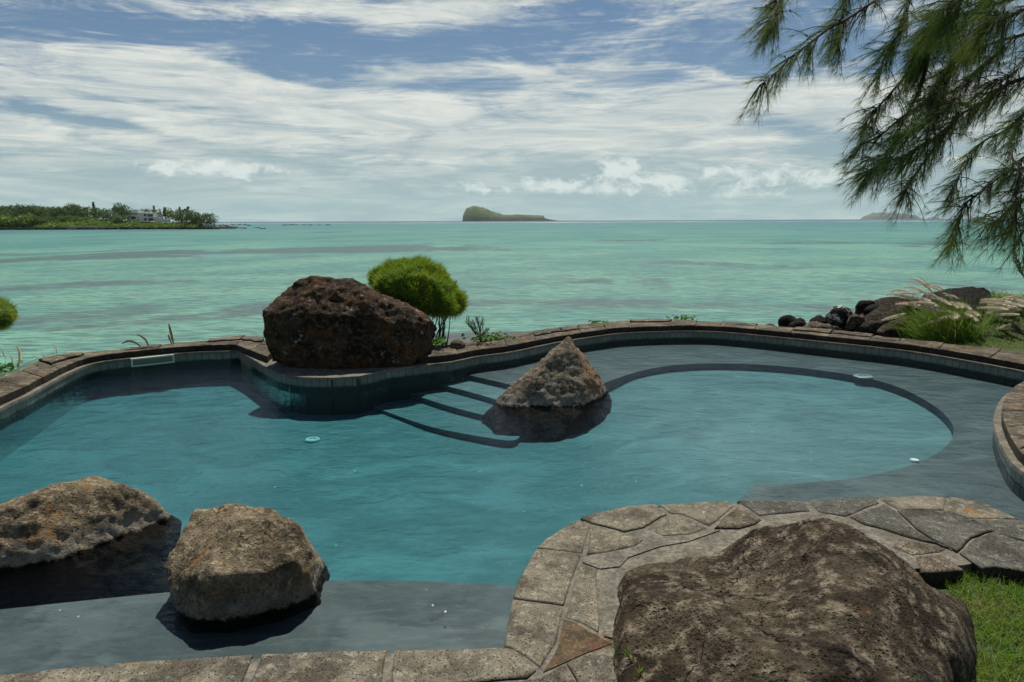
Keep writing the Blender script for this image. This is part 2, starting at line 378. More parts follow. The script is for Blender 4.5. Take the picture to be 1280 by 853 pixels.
# ------------------------------------------------------------------ ground
def ground_h(x, y):
    pool_band = in_poly(x, y, outer_poly)
    d = dist_line(x, y, FAR_OUT)
    if pool_band:
        if in_poly(x, y, pool_poly): return -1.7
        dn = min(dist_line(x, y, near_a), dist_line(x, y, near_b), dist_line(x, y, wall_line))
        if dn < .3: return -1.7
        if y > 6 or d < .75: return -.25
        return -.085 + .02*noise.noise(Vector((x, y, 0)))
    s = d - .02
    right = max(0, min(1, (x-6.6)/.9)); mid = max(0, min(1, (x-3.4)/1.2))
    flat = right*(1.0+max(0, min(1.6, (x-7.2)*1.2)))
    run = max(0, s-flat); h = -.13 - .10*min(1, s/.3)*(1-right) + right*.07
    h -= run*(.75*(1-mid)+.42*mid if right < .5 else .8)
    m = max(0, min(1, (x-7.5)/1.0))*max(0, min(1, (s-.5)/.9))
    h += m*.62*max(0, 1-run/2.5)
    h += .05*noise.noise(Vector((x*.9, y*.9, 3)))
    return max(h, -4.5)
def ground_mat():
    t = NT('soil and turf'); v = t.pos(); n = t.noise(v, 2.2, 6, .6); n2 = t.noise(v, 30, 5, .6)
    c = t.mix(t.ramp(n, .4, .6), (.04, .075, .014), (.055, .065, .022)); c = t.mix(t.ramp(n2, .4, .7, 0, .6), c, (.03, .028, .018))
    return t.fin(c, .95, t.bump(n2, .6, .03))
def build_ground():
    xs = np.arange(-14, 18.01, .22); ys = np.arange(-6, 26.01, .22)
    vs = [(x, y, ground_h(x, y)) for y in ys for x in xs]; n = len(xs)
    fs = [(j*n+i, j*n+i+1, (j+1)*n+i+1, (j+1)*n+i) for j in range(len(ys)-1) for i in range(n-1)]
    mb = MB(); mb.add(vs, fs); o = mb.build('ground', ground_mat(), smooth=True); tag(o, kind='structure')
build_ground()

# ------------------------------------------------------------------ pool shell
def plaster(name, c1, c2, c3, sc=3.0):
    t = NT(name); v = t.pos(scale=(.7, 1.2, 1), rot=(0, 0, .3)); n1 = t.noise(v, sc, 7, .62, .8); n2 = t.noise(t.pos(scale=(.6, 2.0, 1), rot=(0, 0, -.4)), sc*4, 6, .7, .5)
    n3 = t.noise(v, .8, 3, .5)
    c = t.mix(t.ramp(n1, .40, .62), c1, c2); c = t.mix(t.ramp(n2, .45, .75, 0, .35), c, c3); c = t.mix(t.ramp(n3, .35, .65, 0, .45), c, c1)
    return t.fin(c, .8, t.bump(n2, .15, .01))
M_FLOOR = plaster('teal pool plaster', (.105, .145, .145), (.165, .215, .215), (.30, .36, .355), 1.5)
M_SHELF = plaster('grey pool plaster', (.036, .050, .052), (.080, .098, .098), (.17, .20, .20), 2.2)
M_STEP = plaster('blue grey step plaster', (.10, .135, .14), (.14, .18, .18), (.22, .26, .26), 3)
def prism(mb, top, z1, z0):
    n = len(top); b = [(p.x, p.y, z1) for p in top] + [(p.x, p.y, z0) for p in top]
    fs = [tuple(range(n))] if True else []
    fs += [(i, i+n, (i+1) % n+n, (i+1) % n) for i in range(n)]
    mb.add(b, fs)
def area(pts): return .5*sum(a.x*b.y-b.x*a.y for a, b in zip(pts, pts[1:]+pts[:1]))
def poly_obj(name, pts, z1, z0, mat, parent):
    pts = [Vector(p) for p in pts]
    if area(pts) < 0: pts = pts[::-1]
    bm = bmesh.new(); top = [bm.verts.new((p.x, p.y, z1)) for p in pts]; bot = [bm.verts.new((p.x, p.y, z0)) for p in pts]
    f = bm.faces.new(top); n = len(pts)
    for i in range(n): bm.faces.new((bot[i], bot[(i+1) % n], top[(i+1) % n], top[i]))
    f.normal_update(); bmesh.ops.triangulate(bm, faces=[f])
    me = bpy.data.meshes.new(name); bm.to_mesh(me); bm.free()
    return link(name, me, mat, parent)
pool = empty('swimming_pool', P(560, 640, WZ)); tag(pool, 'free form teal swimming pool with steps, shallow shelves and a round basin', 'pool')
SZ = WZ-.07; RZ = .075
zs = [SZ, SZ-RZ, SZ-2*RZ, SZ-3*RZ, SZ-4*RZ]       # shelf, three treads, floor at the foot
basin_px = [(758, 478), (778, 471), (800, 464), (835, 457.5), (870, 455), (910, 454.5), (950, 456), (1000, 460), (1050, 466.5), (1090, 474), (1125, 485), (1152, 498), (1175, 513), (1189, 528), (1192, 541), (1184, 557), (1164, 571), (1135, 583), (1100, 592), (1060, 599), (1000, 604), (945, 606)]
basin = smooth_line([P(x, y, SZ) for x, y in basin_px], 4) + [P(926, 624, SZ), P(918, 650, SZ)]
Lr = lambda k: [P(638, 551, zs[3]).lerp(P(758, 478, SZ), f) for f in (0, 1)]
BACK = [Vector((-2, 13.5, 0)), Vector((-2.6, 10.2, 0))]
far_back = [Vector((3.0, 14.2, 0)), Vector((9, 12.6, 0)), Vector((10.6, 8, 0)), Vector((9, 4.5, 0)), Vector((4, 3.2, 0))]
# shelf around the basin: from s4's left end, along s4, to the basin curve, round it and back behind the walls
s4 = smooth_line([P(560, 465.5, SZ), P(585, 469, SZ), P(641, 482, SZ), P(690, 498, SZ), P(722, 500, SZ)], 4)
shelf_poly = s4 + basin + [Vector((p.x, p.y, 0)) for p in (P(918, 650, SZ)-Vector((0, .3, 0)),)] + far_back[::-1] + [Vector((-1.5, 13.5, 0)), Vector((-1.4, 11, 0))]
poly_obj('shelf', shelf_poly, SZ, -1.3, M_SHELF, pool)
shl = smooth_line([P(x, y, SZ) for x, y in [(-420, 800), (-150, 776), (0, 762), (100, 751.5), (205, 741), (300, 733), (400, 727), (480, 726), (560, 728), (640, 733), (700, 742)]], 3)
poly_obj('shelf', shl + [P(700, 840, 0), P(700, 900, 0), P(-500, 950, 0)], SZ, -1.3, M_SHELF, pool)
def tread(k, px):
    z = zs[k]; ln = smooth_line([P(x, y, z) for x, y in px], 4)
    end = P(758, 478, SZ) + Vector((-.03*k, .02*k, 0))
    return poly_obj('step', ln + [end, Vector((2.2, 12.5, 0)), Vector((-2.4, 12.5, 0))], z, -1.3, M_STEP, pool)
tread(1, [(524, 474), (552, 481), (617, 498.7), (660, 516), (705, 519)])
tread(2, [(478, 481), (503, 489), (560, 507.5), (606, 519.5), (650, 532), (690, 533)])
tread(3, [(440, 499), (462, 507), (500, 521), (540, 534), (590, 544), (638, 551), (650, 545)])
def floor_h(x, y):
    z = zs[4]
    t = max(0, min(1, (x+.12)/3.6)); z0 = -.74 + .14*max(0, min(1, (y-4.5)/4)); z = z0 + (t*t*(3-2*t)*.55+t*.45)*(.32)
    if x < -.12: z = z0
    z = max(z, z0 + .05*max(0, (x+.12)))
    z = min(z, SZ-.105)
    # floor rises gently to the foot of the steps
    return z + .004*noise.noise(Vector((x*1.2, y*1.2, 0)))
def build_floor():
    xs = np.arange(-9.5, 9.51, .12); ys = np.arange(2.0, 12.8, .12)
    ok = {}
    mb = MB(); idx = {}
    for j, y in enumerate(ys):
        for i, x in enumerate(xs):
            idx[i, j] = len(mb.v); mb.v.append((x, y, floor_h(x, y)))
            ok[i, j] = in_poly(x, y, pool_poly) or dist_line(x, y, pool_poly) < .16
    for j in range(len(ys)-1):
        for i in range(len(xs)-1):
            if ok[i, j] or ok[i+1, j] or ok[i, j+1] or ok[i+1, j+1]: mb.f.append((idx[i, j], idx[i+1, j], idx[i+1, j+1], idx[i, j+1]))
    mb.build('pool_floor', M_FLOOR, pool, smooth=True)
build_floor()
def strip(mb, a, b):
    m = len(mb.v); n = len(a)
    mb.v.extend([tuple(p) for p in a]); mb.v.extend([tuple(p) for p in b])
    for i in range(n-1): mb.f.append((m+i, m+i+1, m+n+i+1, m+n+i))
def wall_mat():
    t = NT('pool wall'); v = t.pos(); n = t.noise(v, 5, 6, .6)
    return t.fin(t.mix(n, (.012, .022, .022), (.03, .048, .045)), .7)
mb = MB(); wl = offset(wall_line, .012); strip(mb, at_z(wl, -.10), at_z(wl, -1.4)); strip(mb, at_z(offset(near_a, .02), -.03), at_z(offset(near_a, .02), -1.4)); strip(mb, at_z(offset(near_b, .02), -.03), at_z(offset(near_b, .02), -1.4))
mb.build('pool_wall', wall_mat(), pool)
# mortar ledge running round under the coping
def mortar_mat():
    t = NT('mortar'); v = t.pos(); n = t.noise(v, 7, 7, .65); n2 = t.noise(v, 45, 5, .65)
    c = t.mix(t.ramp(n, .35, .65), (.11, .10, .078), (.21, .19, .145)); c = t.mix(t.ramp(n2, .42, .62, 0, .75), c, (.06, .055, .042))
    return t.fin(c, .95, t.bump(n2, .5, .01))
M_MORTAR = mortar_mat()
lip = ledge_line + offset(nose_in, -.055)[3:]
mb = MB(); back = offset(lip, .30); strip(mb, at_z(back, LZ), at_z(lip, LZ-.004)); strip(mb, at_z(lip, LZ-.004), at_z(offset(lip, -.004), LZ-.036)); strip(mb, at_z(offset(lip, -.004), LZ-.036), at_z(offset(lip, .03), LZ-.038))
# pedestal under the big boulder
lg = mb.build('mortar_ledge', M_MORTAR, pool)
poly_obj('boulder_pedestal', [P(300, 441, LZ)] + [p.copy() for p in offset(ped, .02)] + [P(530, 452, LZ), Vector((-1.1, 11.3, 0)), Vector((-3.9, 11.3, 0))], LZ-.003, -.5, M_MORTAR, pool)
# tiles
def tile_mat():
    t = NT('waterline tile'); v = t.pos(); n = t.noise(v, 9, 5, .6); n2 = t.noise(v, 2.1, 4, .5); 
    c = t.mix(t.ramp(n, .35, .7), (.016, .028, .024), (.055, .085, .07)); c = t.mix(t.ramp(n2, .48, .68, 0, .8), c, (.15, .20, .17))
    z = t.sepx(v)[2]; c = t.mix(t.ramp(t.math('ADD', z, t.math('MULTIPLY', t.math('SUBTRACT', n, .5), .05)), -.20, -.235), t.mix(.5, c, (.18, .23, .195)), (.014, .028, .028))
    return t.fin(c, .25, spec=.5)
def tiles(line, name='tile_band'):
    mb = MB(); n = int(length(line)/.106); pts = resample(line, n)
    for i in range(n):
        a, b = pts[i], pts[i+1]; t = (b-a).normalized(); nrm = Vector((t.y, -t.x, 0)); a2 = a+t*.004; b2 = b-t*.004
        for z1, z0 in ((LZ-.04, LZ-.135), (LZ-.143, LZ-.238)):
            o = nrm*(.006+random.uniform(-.001, .001))
            q = [a2+o, b2+o]
            mb.add([(q[0].x, q[0].y, z1), (q[1].x, q[1].y, z1), (q[1].x, q[1].y, z0), (q[0].x, q[0].y, z0), (a2.x-.01*nrm.x, a2.y-.01*nrm.y, z1), (b2.x-.01*nrm.x, b2.y-.01*nrm.y, z1)], [(0, 3, 2, 1), (0, 1, 5, 4)])
    return mb.build(name, tile_mat(), pool)
tiles(at_z(wl, 0))
# water
def water_mat():
    t = NT('pool water'); v = t.pos(scale=(1, 1.5, 1)); h = t.math('ADD', t.noise(v, 3.2, 3, .5, .6), t.math('MULTIPLY', t.noise(v, 15, 4, .6), .4))
    nr = t.bump(h, .7, .045)
    tr = t.new('ShaderNodeBsdfTransparent'); gl = t.new('ShaderNodeBsdfGlossy'); gl.inputs['Roughness'].default_value = .02
    t.L(nr, gl.inputs['Normal']); fr = t.new('ShaderNodeFresnel'); fr.inputs[0].default_value = 1.33; t.L(nr, fr.inputs['Normal'])
    mx = t.new('ShaderNodeMixShader'); t.L(t.math('MULTIPLY', fr.outputs[0], .8), mx.inputs[0]); t.L(tr.outputs[0], mx.inputs[1]); t.L(gl.outputs[0], mx.inputs[2])
    t.L(mx.outputs[0], t.out.inputs['Surface'])
    ab = t.new('ShaderNodeVolumeAbsorption'); ab.inputs['Color'].default_value = (.17, .75, .81, 1); ab.inputs['Density'].default_value = 1.2
    t.L(ab.outputs[0], t.out.inputs['Volume'])
    return t.m
def build_water():
    pts = offset(pool_poly, .01); 
    if area(pts) < 0: pts = pts[::-1]
    # drop duplicates
    q = [pts[0]]
    for p in pts[1:]:
        if (p-q[-1]).length > .01: q.append(p)
    bm = bmesh.new(); top = [bm.verts.new((p.x, p.y, WZ)) for p in q]; bot = [bm.verts.new((p.x, p.y, -1.35)) for p in q]; n = len(q)
    ft = bm.faces.new(top); fb = bm.faces.new(bot[::-1])
    for i in range(n): bm.faces.new((bot[i], bot[(i+1) % n], top[(i+1) % n], top[i]))
    ft.normal_update(); fb.normal_update(); bmesh.ops.triangulate(bm, faces=[ft, fb]); me = bpy.data.meshes.new('pool_water'); bm.to_mesh(me); bm.free()
    tag(link('pool_water', me, water_mat()), kind='structure', label='clear teal pool water with faint ripples')
build_water()

# ------------------------------------------------------------------ coping stones
def stone_mat(name, cols, lich=.3, ochre=.3, side=.8, sc=1.0, bump=1.0):
    t = NT(name); v = t.pos(); oi = t.new('ShaderNodeObjectInfo'); rnd = oi.outputs['Random']
    n1 = t.noise(v, 4*sc, 6, .62); n2 = t.noise(v, 22*sc, 6, .65); n3 = t.noise(v, 90*sc, 4, .7); p = t.voro(v, 115*sc); p2 = t.voro(t.pos(rot=(.3, .1, .8)), 52)
    c = t.mix(rnd, cols[0], cols[1]); c = t.mix(t.ramp(n1, .35, .65), c, cols[2]); c = t.mix(t.ramp(n2, .48, .7, 0, .75), c, cols[3])
    no = t.noise(t.pos(rot=(.1, .2, 1.1)), 3.4, 6, .65)
    c = t.mix(t.math('MULTIPLY', t.ramp(no, .66-.12*ochre, .74-.08*ochre), .7), c, (.26, .125, .03))
    nd = t.noise(t.pos(rot=(.1, .2, 2.1)), 3.2, 8, .7); c = t.mix(t.ramp(nd, .46, .60, 0, .72), c, (.045, .036, .025))
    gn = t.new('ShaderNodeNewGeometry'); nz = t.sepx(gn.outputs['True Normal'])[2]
    c = t.mix(t.ramp(nz, .6, .3, 0, side), c, (.016, .014, .011))  # backlit shade of the upright faces painted into the stone colour
    hole = t.math('MAXIMUM', t.ramp(p, .34, .12), t.math('MULTIPLY', t.ramp(p2, .3, .12), t.ramp(n2, .4, .55)))
    c = t.mix(t.math('MULTIPLY', hole, .75), c, (.02, .016, .011))
    h = t.math('SUBTRACT', t.math('ADD', t.math('MULTIPLY', n2, .6), t.math('MULTIPLY', n3, .25)), t.math('MULTIPLY', hole, .6))
    return t.fin(c, .95, t.bump(h, .9*min(1, bump), .014*bump), .2)
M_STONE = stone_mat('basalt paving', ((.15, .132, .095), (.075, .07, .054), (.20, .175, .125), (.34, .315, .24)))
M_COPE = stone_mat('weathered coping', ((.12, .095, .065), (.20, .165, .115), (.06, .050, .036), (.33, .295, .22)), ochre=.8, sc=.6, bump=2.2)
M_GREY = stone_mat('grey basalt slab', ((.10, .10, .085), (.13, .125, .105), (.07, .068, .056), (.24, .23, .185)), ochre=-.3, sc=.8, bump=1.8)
def stone(pts, mat, parent, name='flagstone', z=0.0, th=.09, gap=.005, rough=.004, edge=.009, label=None):
    pts = [Vector((p.x, p.y, 0)) for p in pts]
    if area(pts) < 0: pts = pts[::-1]
    ring = []
    n = len(pts)
    for i in range(n):
        a, b = pts[i], pts[(i+1) % n]; k = max(1, int((b-a).length/.07))
        for j in range(k): ring.append(a.lerp(b, j/k))
    ring = [p + Vector((noise.noise(p*9)*rough*2, noise.noise(p*9+Vector((5, 5, 5)))*rough*2, 0)) for p in ring]
    r0 = offset(ring, gap, True); r1 = offset(ring, gap+edge, True)
    bm = bmesh.new(); zz = z + random.uniform(-.004, .004)
    vb = [bm.verts.new((p.x, p.y, z-th)) for p in r0]; vm = [bm.verts.new((p.x, p.y, zz-edge*.9)) for p in r0]; vt = [bm.verts.new((p.x, p.y, zz+.003*noise.noise(p*12))) for p in r1]
    m = len(ring)
    for i in range(m):
        j = (i+1) % m; bm.faces.new((vb[i], vb[j], vm[j], vm[i])); bm.faces.new((vm[i], vm[j], vt[j], vt[i])).smooth = True
    f = bm.faces.new(vt); f.normal_update(); bmesh.ops.triangulate(bm, faces=[f])
    me = bpy.data.meshes.new(name); bm.to_mesh(me); bm.free()
    o = link(name, me, mat, parent)
    if label: o['label'] = label
    return o
cop = empty('stone_coping', P(700, 415)); tag(cop, 'weathered basalt coping ring along the seaward edge of the pool', 'coping')
def coping_run(inn, out, w=.55):
    n = max(2, int(length(inn)/w)); fr = [0]
    for i in range(1, n): fr.append(i/n + random.uniform(-.25, .25)/n)
    fr.append(1)
    a = resample(inn, 240); b = resample(out, 240)
    for i in range(n):
        i0 = int(round(fr[i]*240)); i1 = int(round(fr[i+1]*240))
        ks = [i0 + round((i1-i0)*q/4) for q in range(5)]
        pa = [a[k] for k in ks]; pb = [b[k] for k in ks]
        # outer edge left ragged
        rg = random.uniform(-.05, .07)
        pb = [q + (q-p).normalized()*(rg+random.uniform(-.045, .045)) for p, q in zip(pa, pb)]
        cut = random.uniform(.35, .7)
        if random.random() < .7:
            mid = [p.lerp(q, cut+random.uniform(-.05, .05)) for p, q in zip(pa, pb)]
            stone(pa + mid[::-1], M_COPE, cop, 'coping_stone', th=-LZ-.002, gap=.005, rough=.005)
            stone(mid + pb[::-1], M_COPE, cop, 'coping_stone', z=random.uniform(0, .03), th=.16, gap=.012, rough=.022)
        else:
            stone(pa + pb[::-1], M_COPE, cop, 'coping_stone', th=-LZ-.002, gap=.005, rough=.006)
coping_run(A_in, out_a)
coping_run([P(293.5, 430.5), P(334, 446)], [P(305, 422), P(360, 424)], .6)
coping_run([P(360, 440), P(520, 440)], [P(365, 426), P(530, 430)], .6)
coping_run(B_in, out_b)
# mortar bed under the far stones
mb = MB()
def bed(inn, out, z):
    a = resample(inn, 60); b = resample(out, 60); strip(mb, at_z(b, z), at_z(a, z))
bed(offset(A_in, .02), offset(out_a, .02), -.02); bed(offset(B_in, .02), offset(out_b, .02), -.02)
o_ = resample(offset(out_a, .02), 60); strip(mb, at_z(o_, -.02)[::-1], at_z(o_, -.6)[::-1]); o_ = resample(offset(out_b, .02), 60); strip(mb, at_z(o_, -.02)[::-1], at_z(o_, -.6)[::-1])
mb.build('mortar_bed', M_MORTAR, cop)
# the rounded end of coping on the right
nose = empty('rounded_coping', P(1275, 510)); tag(nose, 'rounded tip of orange stained stone coping jutting in from the right', 'coping')
nin = resample(nose_in, 40); ctr = [P(1420, 500), P(1330, 498), P(1300, 512), P(1320, 545), P(1420, 575)]
nout = resample(smooth_line(ctr, 6), 40)
for i in range(0, 40, 5):
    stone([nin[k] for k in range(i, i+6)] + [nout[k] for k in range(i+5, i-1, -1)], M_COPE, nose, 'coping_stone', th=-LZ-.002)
poly_obj('mortar_bed', [p.copy() for p in offset(nin, .03)] , -.022, -.3, M_MORTAR, nose)
mb = MB()

# near paving traced stone by stone
pav = empty('flagstone_paving', P(700, 800)); tag(pav, 'crazy paving of basalt flagstones on the near curved edge of the pool', 'paving')
ST = [
 [(641,749),(704.5,759),(703,769.5),(696.5,802),(676,833.5),(640,809.5),(629,807.5),(634,775)],
 [(640.5,747),(646,728),(654,711),(669.5,685),(727,692.5),(715.5,722.5),(705,756)],
 [(670,684),(682,672),(702.5,658.5),(725,648),(740,655),(732.5,677.5),(729,690.5)],
 [(725,647),(744,641),(783,632.5),(819,629.5),(834,642),(804,659),(781,664),(740,654)],
 [(738,657),(781,666),(806,673.5),(796,681),(762,689),(732.5,692.5),(736,675)],
 [(808,659),(845,646),(885,659),(862,667),(830,669)],
 [(822,629.8),(870,626.5),(913,625),(918,632),(902,645.5),(887,657),(852,642),(838,641)],
 [(903,646),(920,634.5),(952,648.5),(945,655),(924,660.5),(893,660)],
 [(921,625),(960,625),(1005,625),(1014,638),(949,643.5)],
 [(1010,624.5),(1060,622),(1093,620.5),(1100,628),(1058,645),(1028,640),(1022,638)],
 [(1096,620.3),(1140,619.3),(1181,619),(1184,626),(1181,637),(1121.5,636),(1107.5,628.5)],
 [(1186,619.5),(1213,624),(1236,629.8),(1274,648),(1209.5,647),(1183,638)],
 [(1121,637),(1181,638.5),(1208,648),(1224,655),(1241,663),(1216,672),(1196,690),(1170,676),(1144,661)],
 [(1243,664),(1262,672),(1290,680),(1300,718),(1245,709),(1227,711),(1198,691),(1218,673)],
 [(1213,649),(1277,650),(1330,668),(1390,698),(1340,700),(1290,678),(1262,671),(1236,662)],
 [(1062,645),(1106,630),(1120,638),(1143,661),(1190,688),(1172.5,680),(1135,671.5),(1104,661),(1080,655)],
 [(1120,672),(1172,681),(1183,686),(1174,690),(1141,693),(1115,683)],
 [(1144,695),(1176,691.5),(1206,712),(1174,715),(1150,715)],
 [(-120,858),(0,842),(70,834.5),(136,829),(105,870),(-80,905)],
 [(144,828.3),(230,822),(316,817.5),(296,872),(108,882)],
 [(326,817),(400,813.5),(484,812),(476,868),(304,873)],
 [(492,812),(560,811),(624,809),(640,812),(672,836),(660,846),(600,852),(486,866)],
 [(725,705),(749,709.5),(747,715),(750,770),(750.5,789),(719,774.5),(706,770),(716,728)],
 [(676,845),(706,830),(722,853),(735,880),(640,890),(600,858)],
 [(707.5,828),(735,816),(775,820),(790,853),(800,880),(738,880)],
 [(480,870),(598,857),(636,892),(520,930),(450,925)], [(290,876),(474,872),(444,928),(250,935)], [(92,886),(288,877),(246,938),(20,950)],
 [(1294,682),(1340,704),(1400,735),(1360,760),(1306,722)],
]
for i, pl in enumerate(ST):
    m = M_GREY if i in (12, 13, 14, 15, 8, 9) else M_STONE
    z = .004 if i in (12, 13) else 0
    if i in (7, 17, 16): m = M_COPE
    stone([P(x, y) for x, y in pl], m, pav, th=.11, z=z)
# mortar / concrete bed below the flagstones
bed_px = [(629, 809), (641, 748), (669.5, 686), (713, 655.5), (759, 639.5), (860, 629), (1005, 626.5), (1099, 622), (1183, 621), (1236, 632), (1274, 650), (1330, 669), (1400, 706), (1480, 760),
          (1400, 745), (1262, 706), (1225, 700), (1206, 704), (1100, 712), (1000, 760), (900, 870), (820, 960), (300, 965), (-150, 990), (-200, 868), (0, 844.5), (144, 831), (400, 816), (554, 813.5)]
poly_obj('mortar_bed', [P(x, y) for x, y in bed_px], -.011, -.11, M_MORTAR, pav)
# a raised strip of cement beside the boulder and cement smears
poly_obj('cement_strip', [P(x, y) for x, y in [(752, 712), (759, 714), (763, 760), (767, 797), (755, 794), (752, 760)]], -.002, -.05, M_MORTAR, pav)
poly_obj('cement_patch', [P(x, y) for x, y in [(728, 702), (762, 690), (800, 682), (828, 672), (862, 668.5), (900, 662), (860, 676), (825, 682), (785, 696), (775, 707), (750, 710)]], -.004, -.05, M_MORTAR, pav)
def dirt_mat():
    t = NT('dirt'); v = t.pos(); n = t.noise(v, 14, 6, .65); n2 = t.noise(v, 70, 5, .7)
    c = t.mix(t.ramp(n, .4, .65), (.05, .038, .022), (.12, .075, .04)); c = t.mix(t.ramp(n2, .5, .7), c, (.20, .14, .08))
    return t.fin(c, .95, t.bump(n2, .8, .01))
M_DIRT = dirt_mat()
poly_obj('dirt_pocket', [P(x, y) for x, y in [(704.5, 773), (718.5, 777), (755, 798), (765, 803), (732.5, 814.5), (707, 826), (679, 838.5), (696, 812)]], -.006, -.05, M_DIRT, pav)

# pool fittings
def simple(name, col, rough=.5, spec=.5):
    t = NT(name); v = t.pos(); n = t.noise(v, 12, 4, .6); c = t.mix(t.ramp(n, .35, .7, 0, .5), col, tuple(q*.7 for q in col)); return t.fin(c, rough, None, spec)
M_WHITE = simple('white plastic', (.75, .77, .73), .4)
def disc(name, c, r, h, mat, parent, ring=False, nrm=None):
    mb = MB(); n = 24
    rs = [(r, 0), (r, h*.6), (r*.88, h), (r*.55, h), (r*.5, h*.5 if ring else h), (0.001, h*.5 if ring else h)]
    for rr, hh in rs:
        for k in range(n): mb.v.append((c.x+rr*math.cos(2*math.pi*k/n), c.y+rr*math.sin(2*math.pi*k/n), c.z+hh))
    for i in range(len(rs)-1):
        for k in range(n): mb.f.append((i*n+k, i*n+(k+1) % n, (i+1)*n+(k+1) % n, (i+1)*n+k))
    return mb.build(name, mat, parent)
pf = P(391, 556, -.68); disc('drain_cover', Vector((pf.x, pf.y, floor_h(pf.x, pf.y)-.002)), .085, .025, M_WHITE, pool, True)
pr = P(1079, 471.5, SZ); disc('light_fitting', Vector((pr.x, pr.y, SZ)), .13, .022, simple('grey green plastic', (.22, .3, .27)), pool, True)
pr = P(1143, 577, SZ); disc('inlet_fitting', Vector((pr.x, pr.y, SZ)), .04, .02, M_WHITE, pool)
def skimmer():
    ln = resample(at_z(wl, -.12), 2000); pr = [(proj(p)[0], p) for p in ln if p.y > 5 and p.x < -2]
    a = min(pr, key=lambda q: abs(q[0]-163))[1]; b = min(pr, key=lambda q: abs(q[0]-217))[1]
    t = (b-a).normalized(); nrm = Vector((t.y, -t.x, 0)); L = (b-a).length
    def bx(mb, s0, s1, z0, z1, d0, d1):
        q = [a+t*s0+nrm*d0, a+t*s1+nrm*d0, a+t*s1+nrm*d1, a+t*s0+nrm*d1]
        mb.add([(p.x, p.y, z0) for p in q]+[(p.x, p.y, z1) for p in q], [(0,3,2,1),(4,5,6,7),(0,1,5,4),(1,2,6,5),(2,3,7,6),(3,0,4,7)])
    mb = MB(); d = .062
    bx(mb, 0, L, -.118, -.098, 0, d); bx(mb, 0, L, -.222, -.202, 0, d); bx(mb, 0, .025, -.202, -.118, 0, d); bx(mb, L-.025, L, -.202, -.118, 0, d)
    sk = mb.build('skimmer', simple('greenish plastic', (.42, .52, .42)), pool)
    mb = MB(); bx(mb, .025, L-.025, -.202, -.118, 0, .03); o = mb.build('flap', simple('dark green plastic', (.10, .17, .13)), sk, loc=(0, 0, 0)); o.location = (0, 0, 0)
skimmer()

# ------------------------------------------------------------------ rocks
def rock_mesh(hulls, voxel, amp=.03, freq=2.2, seed=0, smooth=2, ridge=0.0, fine=.25):
    bm = bmesh.new()
    for pts in hulls:
        b2 = bmesh.new()
        for p in pts: b2.verts.new(p)
        r = bmesh.ops.convex_hull(b2, input=b2.verts)
        for v in [g for g in r['geom_interior'] if isinstance(g, bmesh.types.BMVert)]: b2.verts.remove(v)
        tmp = bpy.data.meshes.new('t'); b2.to_mesh(tmp); b2.free(); bm.from_mesh(tmp); bpy.data.meshes.remove(tmp)
    bmesh.ops.recalc_face_normals(bm, faces=bm.faces)
    me = bpy.data.meshes.new('rock'); bm.to_mesh(me); bm.free()
    o = bpy.data.objects.new('tmp', me); COL.objects.link(o)
    md = o.modifiers.new('r', 'REMESH'); md.mode = 'VOXEL'; md.voxel_size = voxel; md.use_smooth_shade = True
    dg = bpy.context.evaluated_depsgraph_get(); ev = o.evaluated_get(dg); m2 = bpy.data.meshes.new_from_object(ev)
    bpy.data.objects.remove(o); bpy.data.meshes.remove(me)
    bm = bmesh.new(); bm.from_mesh(m2)
    for _ in range(smooth): bmesh.ops.smooth_vert(bm, verts=bm.verts, factor=.5, use_axis_x=True, use_axis_y=True, use_axis_z=True)
    bm.normal_update(); off = Vector((seed*7.3, seed*3.1, seed*1.7)); ds = []
    for v in bm.verts:
        p = v.co*freq + off
        d = noise.fractal(p, 1.0, 2.1, 5)*amp
        d += (noise.ridged_multi_fractal(p*1.4, 1.0, 2.0, 4, 1.0, 2.0)-1.0)*ridge
        d += noise.turbulence(v.co*freq*7+off, 3, False)*amp*fine - amp*fine*.5
        ds.append(d)
    for v, d in zip(bm.verts, ds): v.co += v.normal*d
    bm.to_mesh(m2); bm.free(); m2.polygons.foreach_set('use_smooth', [True]*len(m2.polygons))
    return m2
def rock(name, hulls, voxel, mat, label, cat='rock', group=None, **kw):
    me = rock_mesh(hulls, voxel, **kw)
    lo = np.zeros(len(me.vertices)*3); me.vertices.foreach_get('co', lo); lo = lo.reshape(-1, 3)
    base = Vector(((lo[:, 0].min()+lo[:, 0].max())/2, (lo[:, 1].min()+lo[:, 1].max())/2, lo[:, 2].min()))
    me.transform(Matrix.Translation(-base))
    o = link(name, me, mat, loc=base); tag(o, label, cat, group); return o

M_ROCK_BIG = rock_mat('brown lava boulder', (.020, .013, .008), (.078, .045, .023), (.15, .10, .06), lich=.8, lichc=(.40, .41, .38), ochre=.5, ochc=(.12, .05, .012), pore=26, big=1.2, lichscale=7, bump=1.5)
M_ROCK_NEAR = rock_mat('porous grey brown boulder', (.030, .021, .012), (.098, .075, .047), (.29, .24, .165), lich=.35, lichc=(.28, .25, .19), ochre=-.1, ochc=(.13, .06, .02), pore=48, big=1.1, bump=1.6, lichscale=16)
M_ROCK_POOL = rock_mat('tan porous boulder', (.09, .07, .042), (.20, .155, .095), (.37, .30, .195), lich=.2, lichc=(.36, .34, .28), ochre=.2, ochc=(.28, .14, .04), pore=48, big=1.6, water_z=WZ)
M_ROCK_PYR = rock_mat('pyramid rock', (.085, .066, .044), (.19, .155, .11), (.34, .295, .22), lich=.5, lichc=(.46, .45, .41), ochre=1.0, side_ochre=True, ochc=(.30, .12, .03), pore=34, big=2.0, water_z=WZ, lichscale=14)
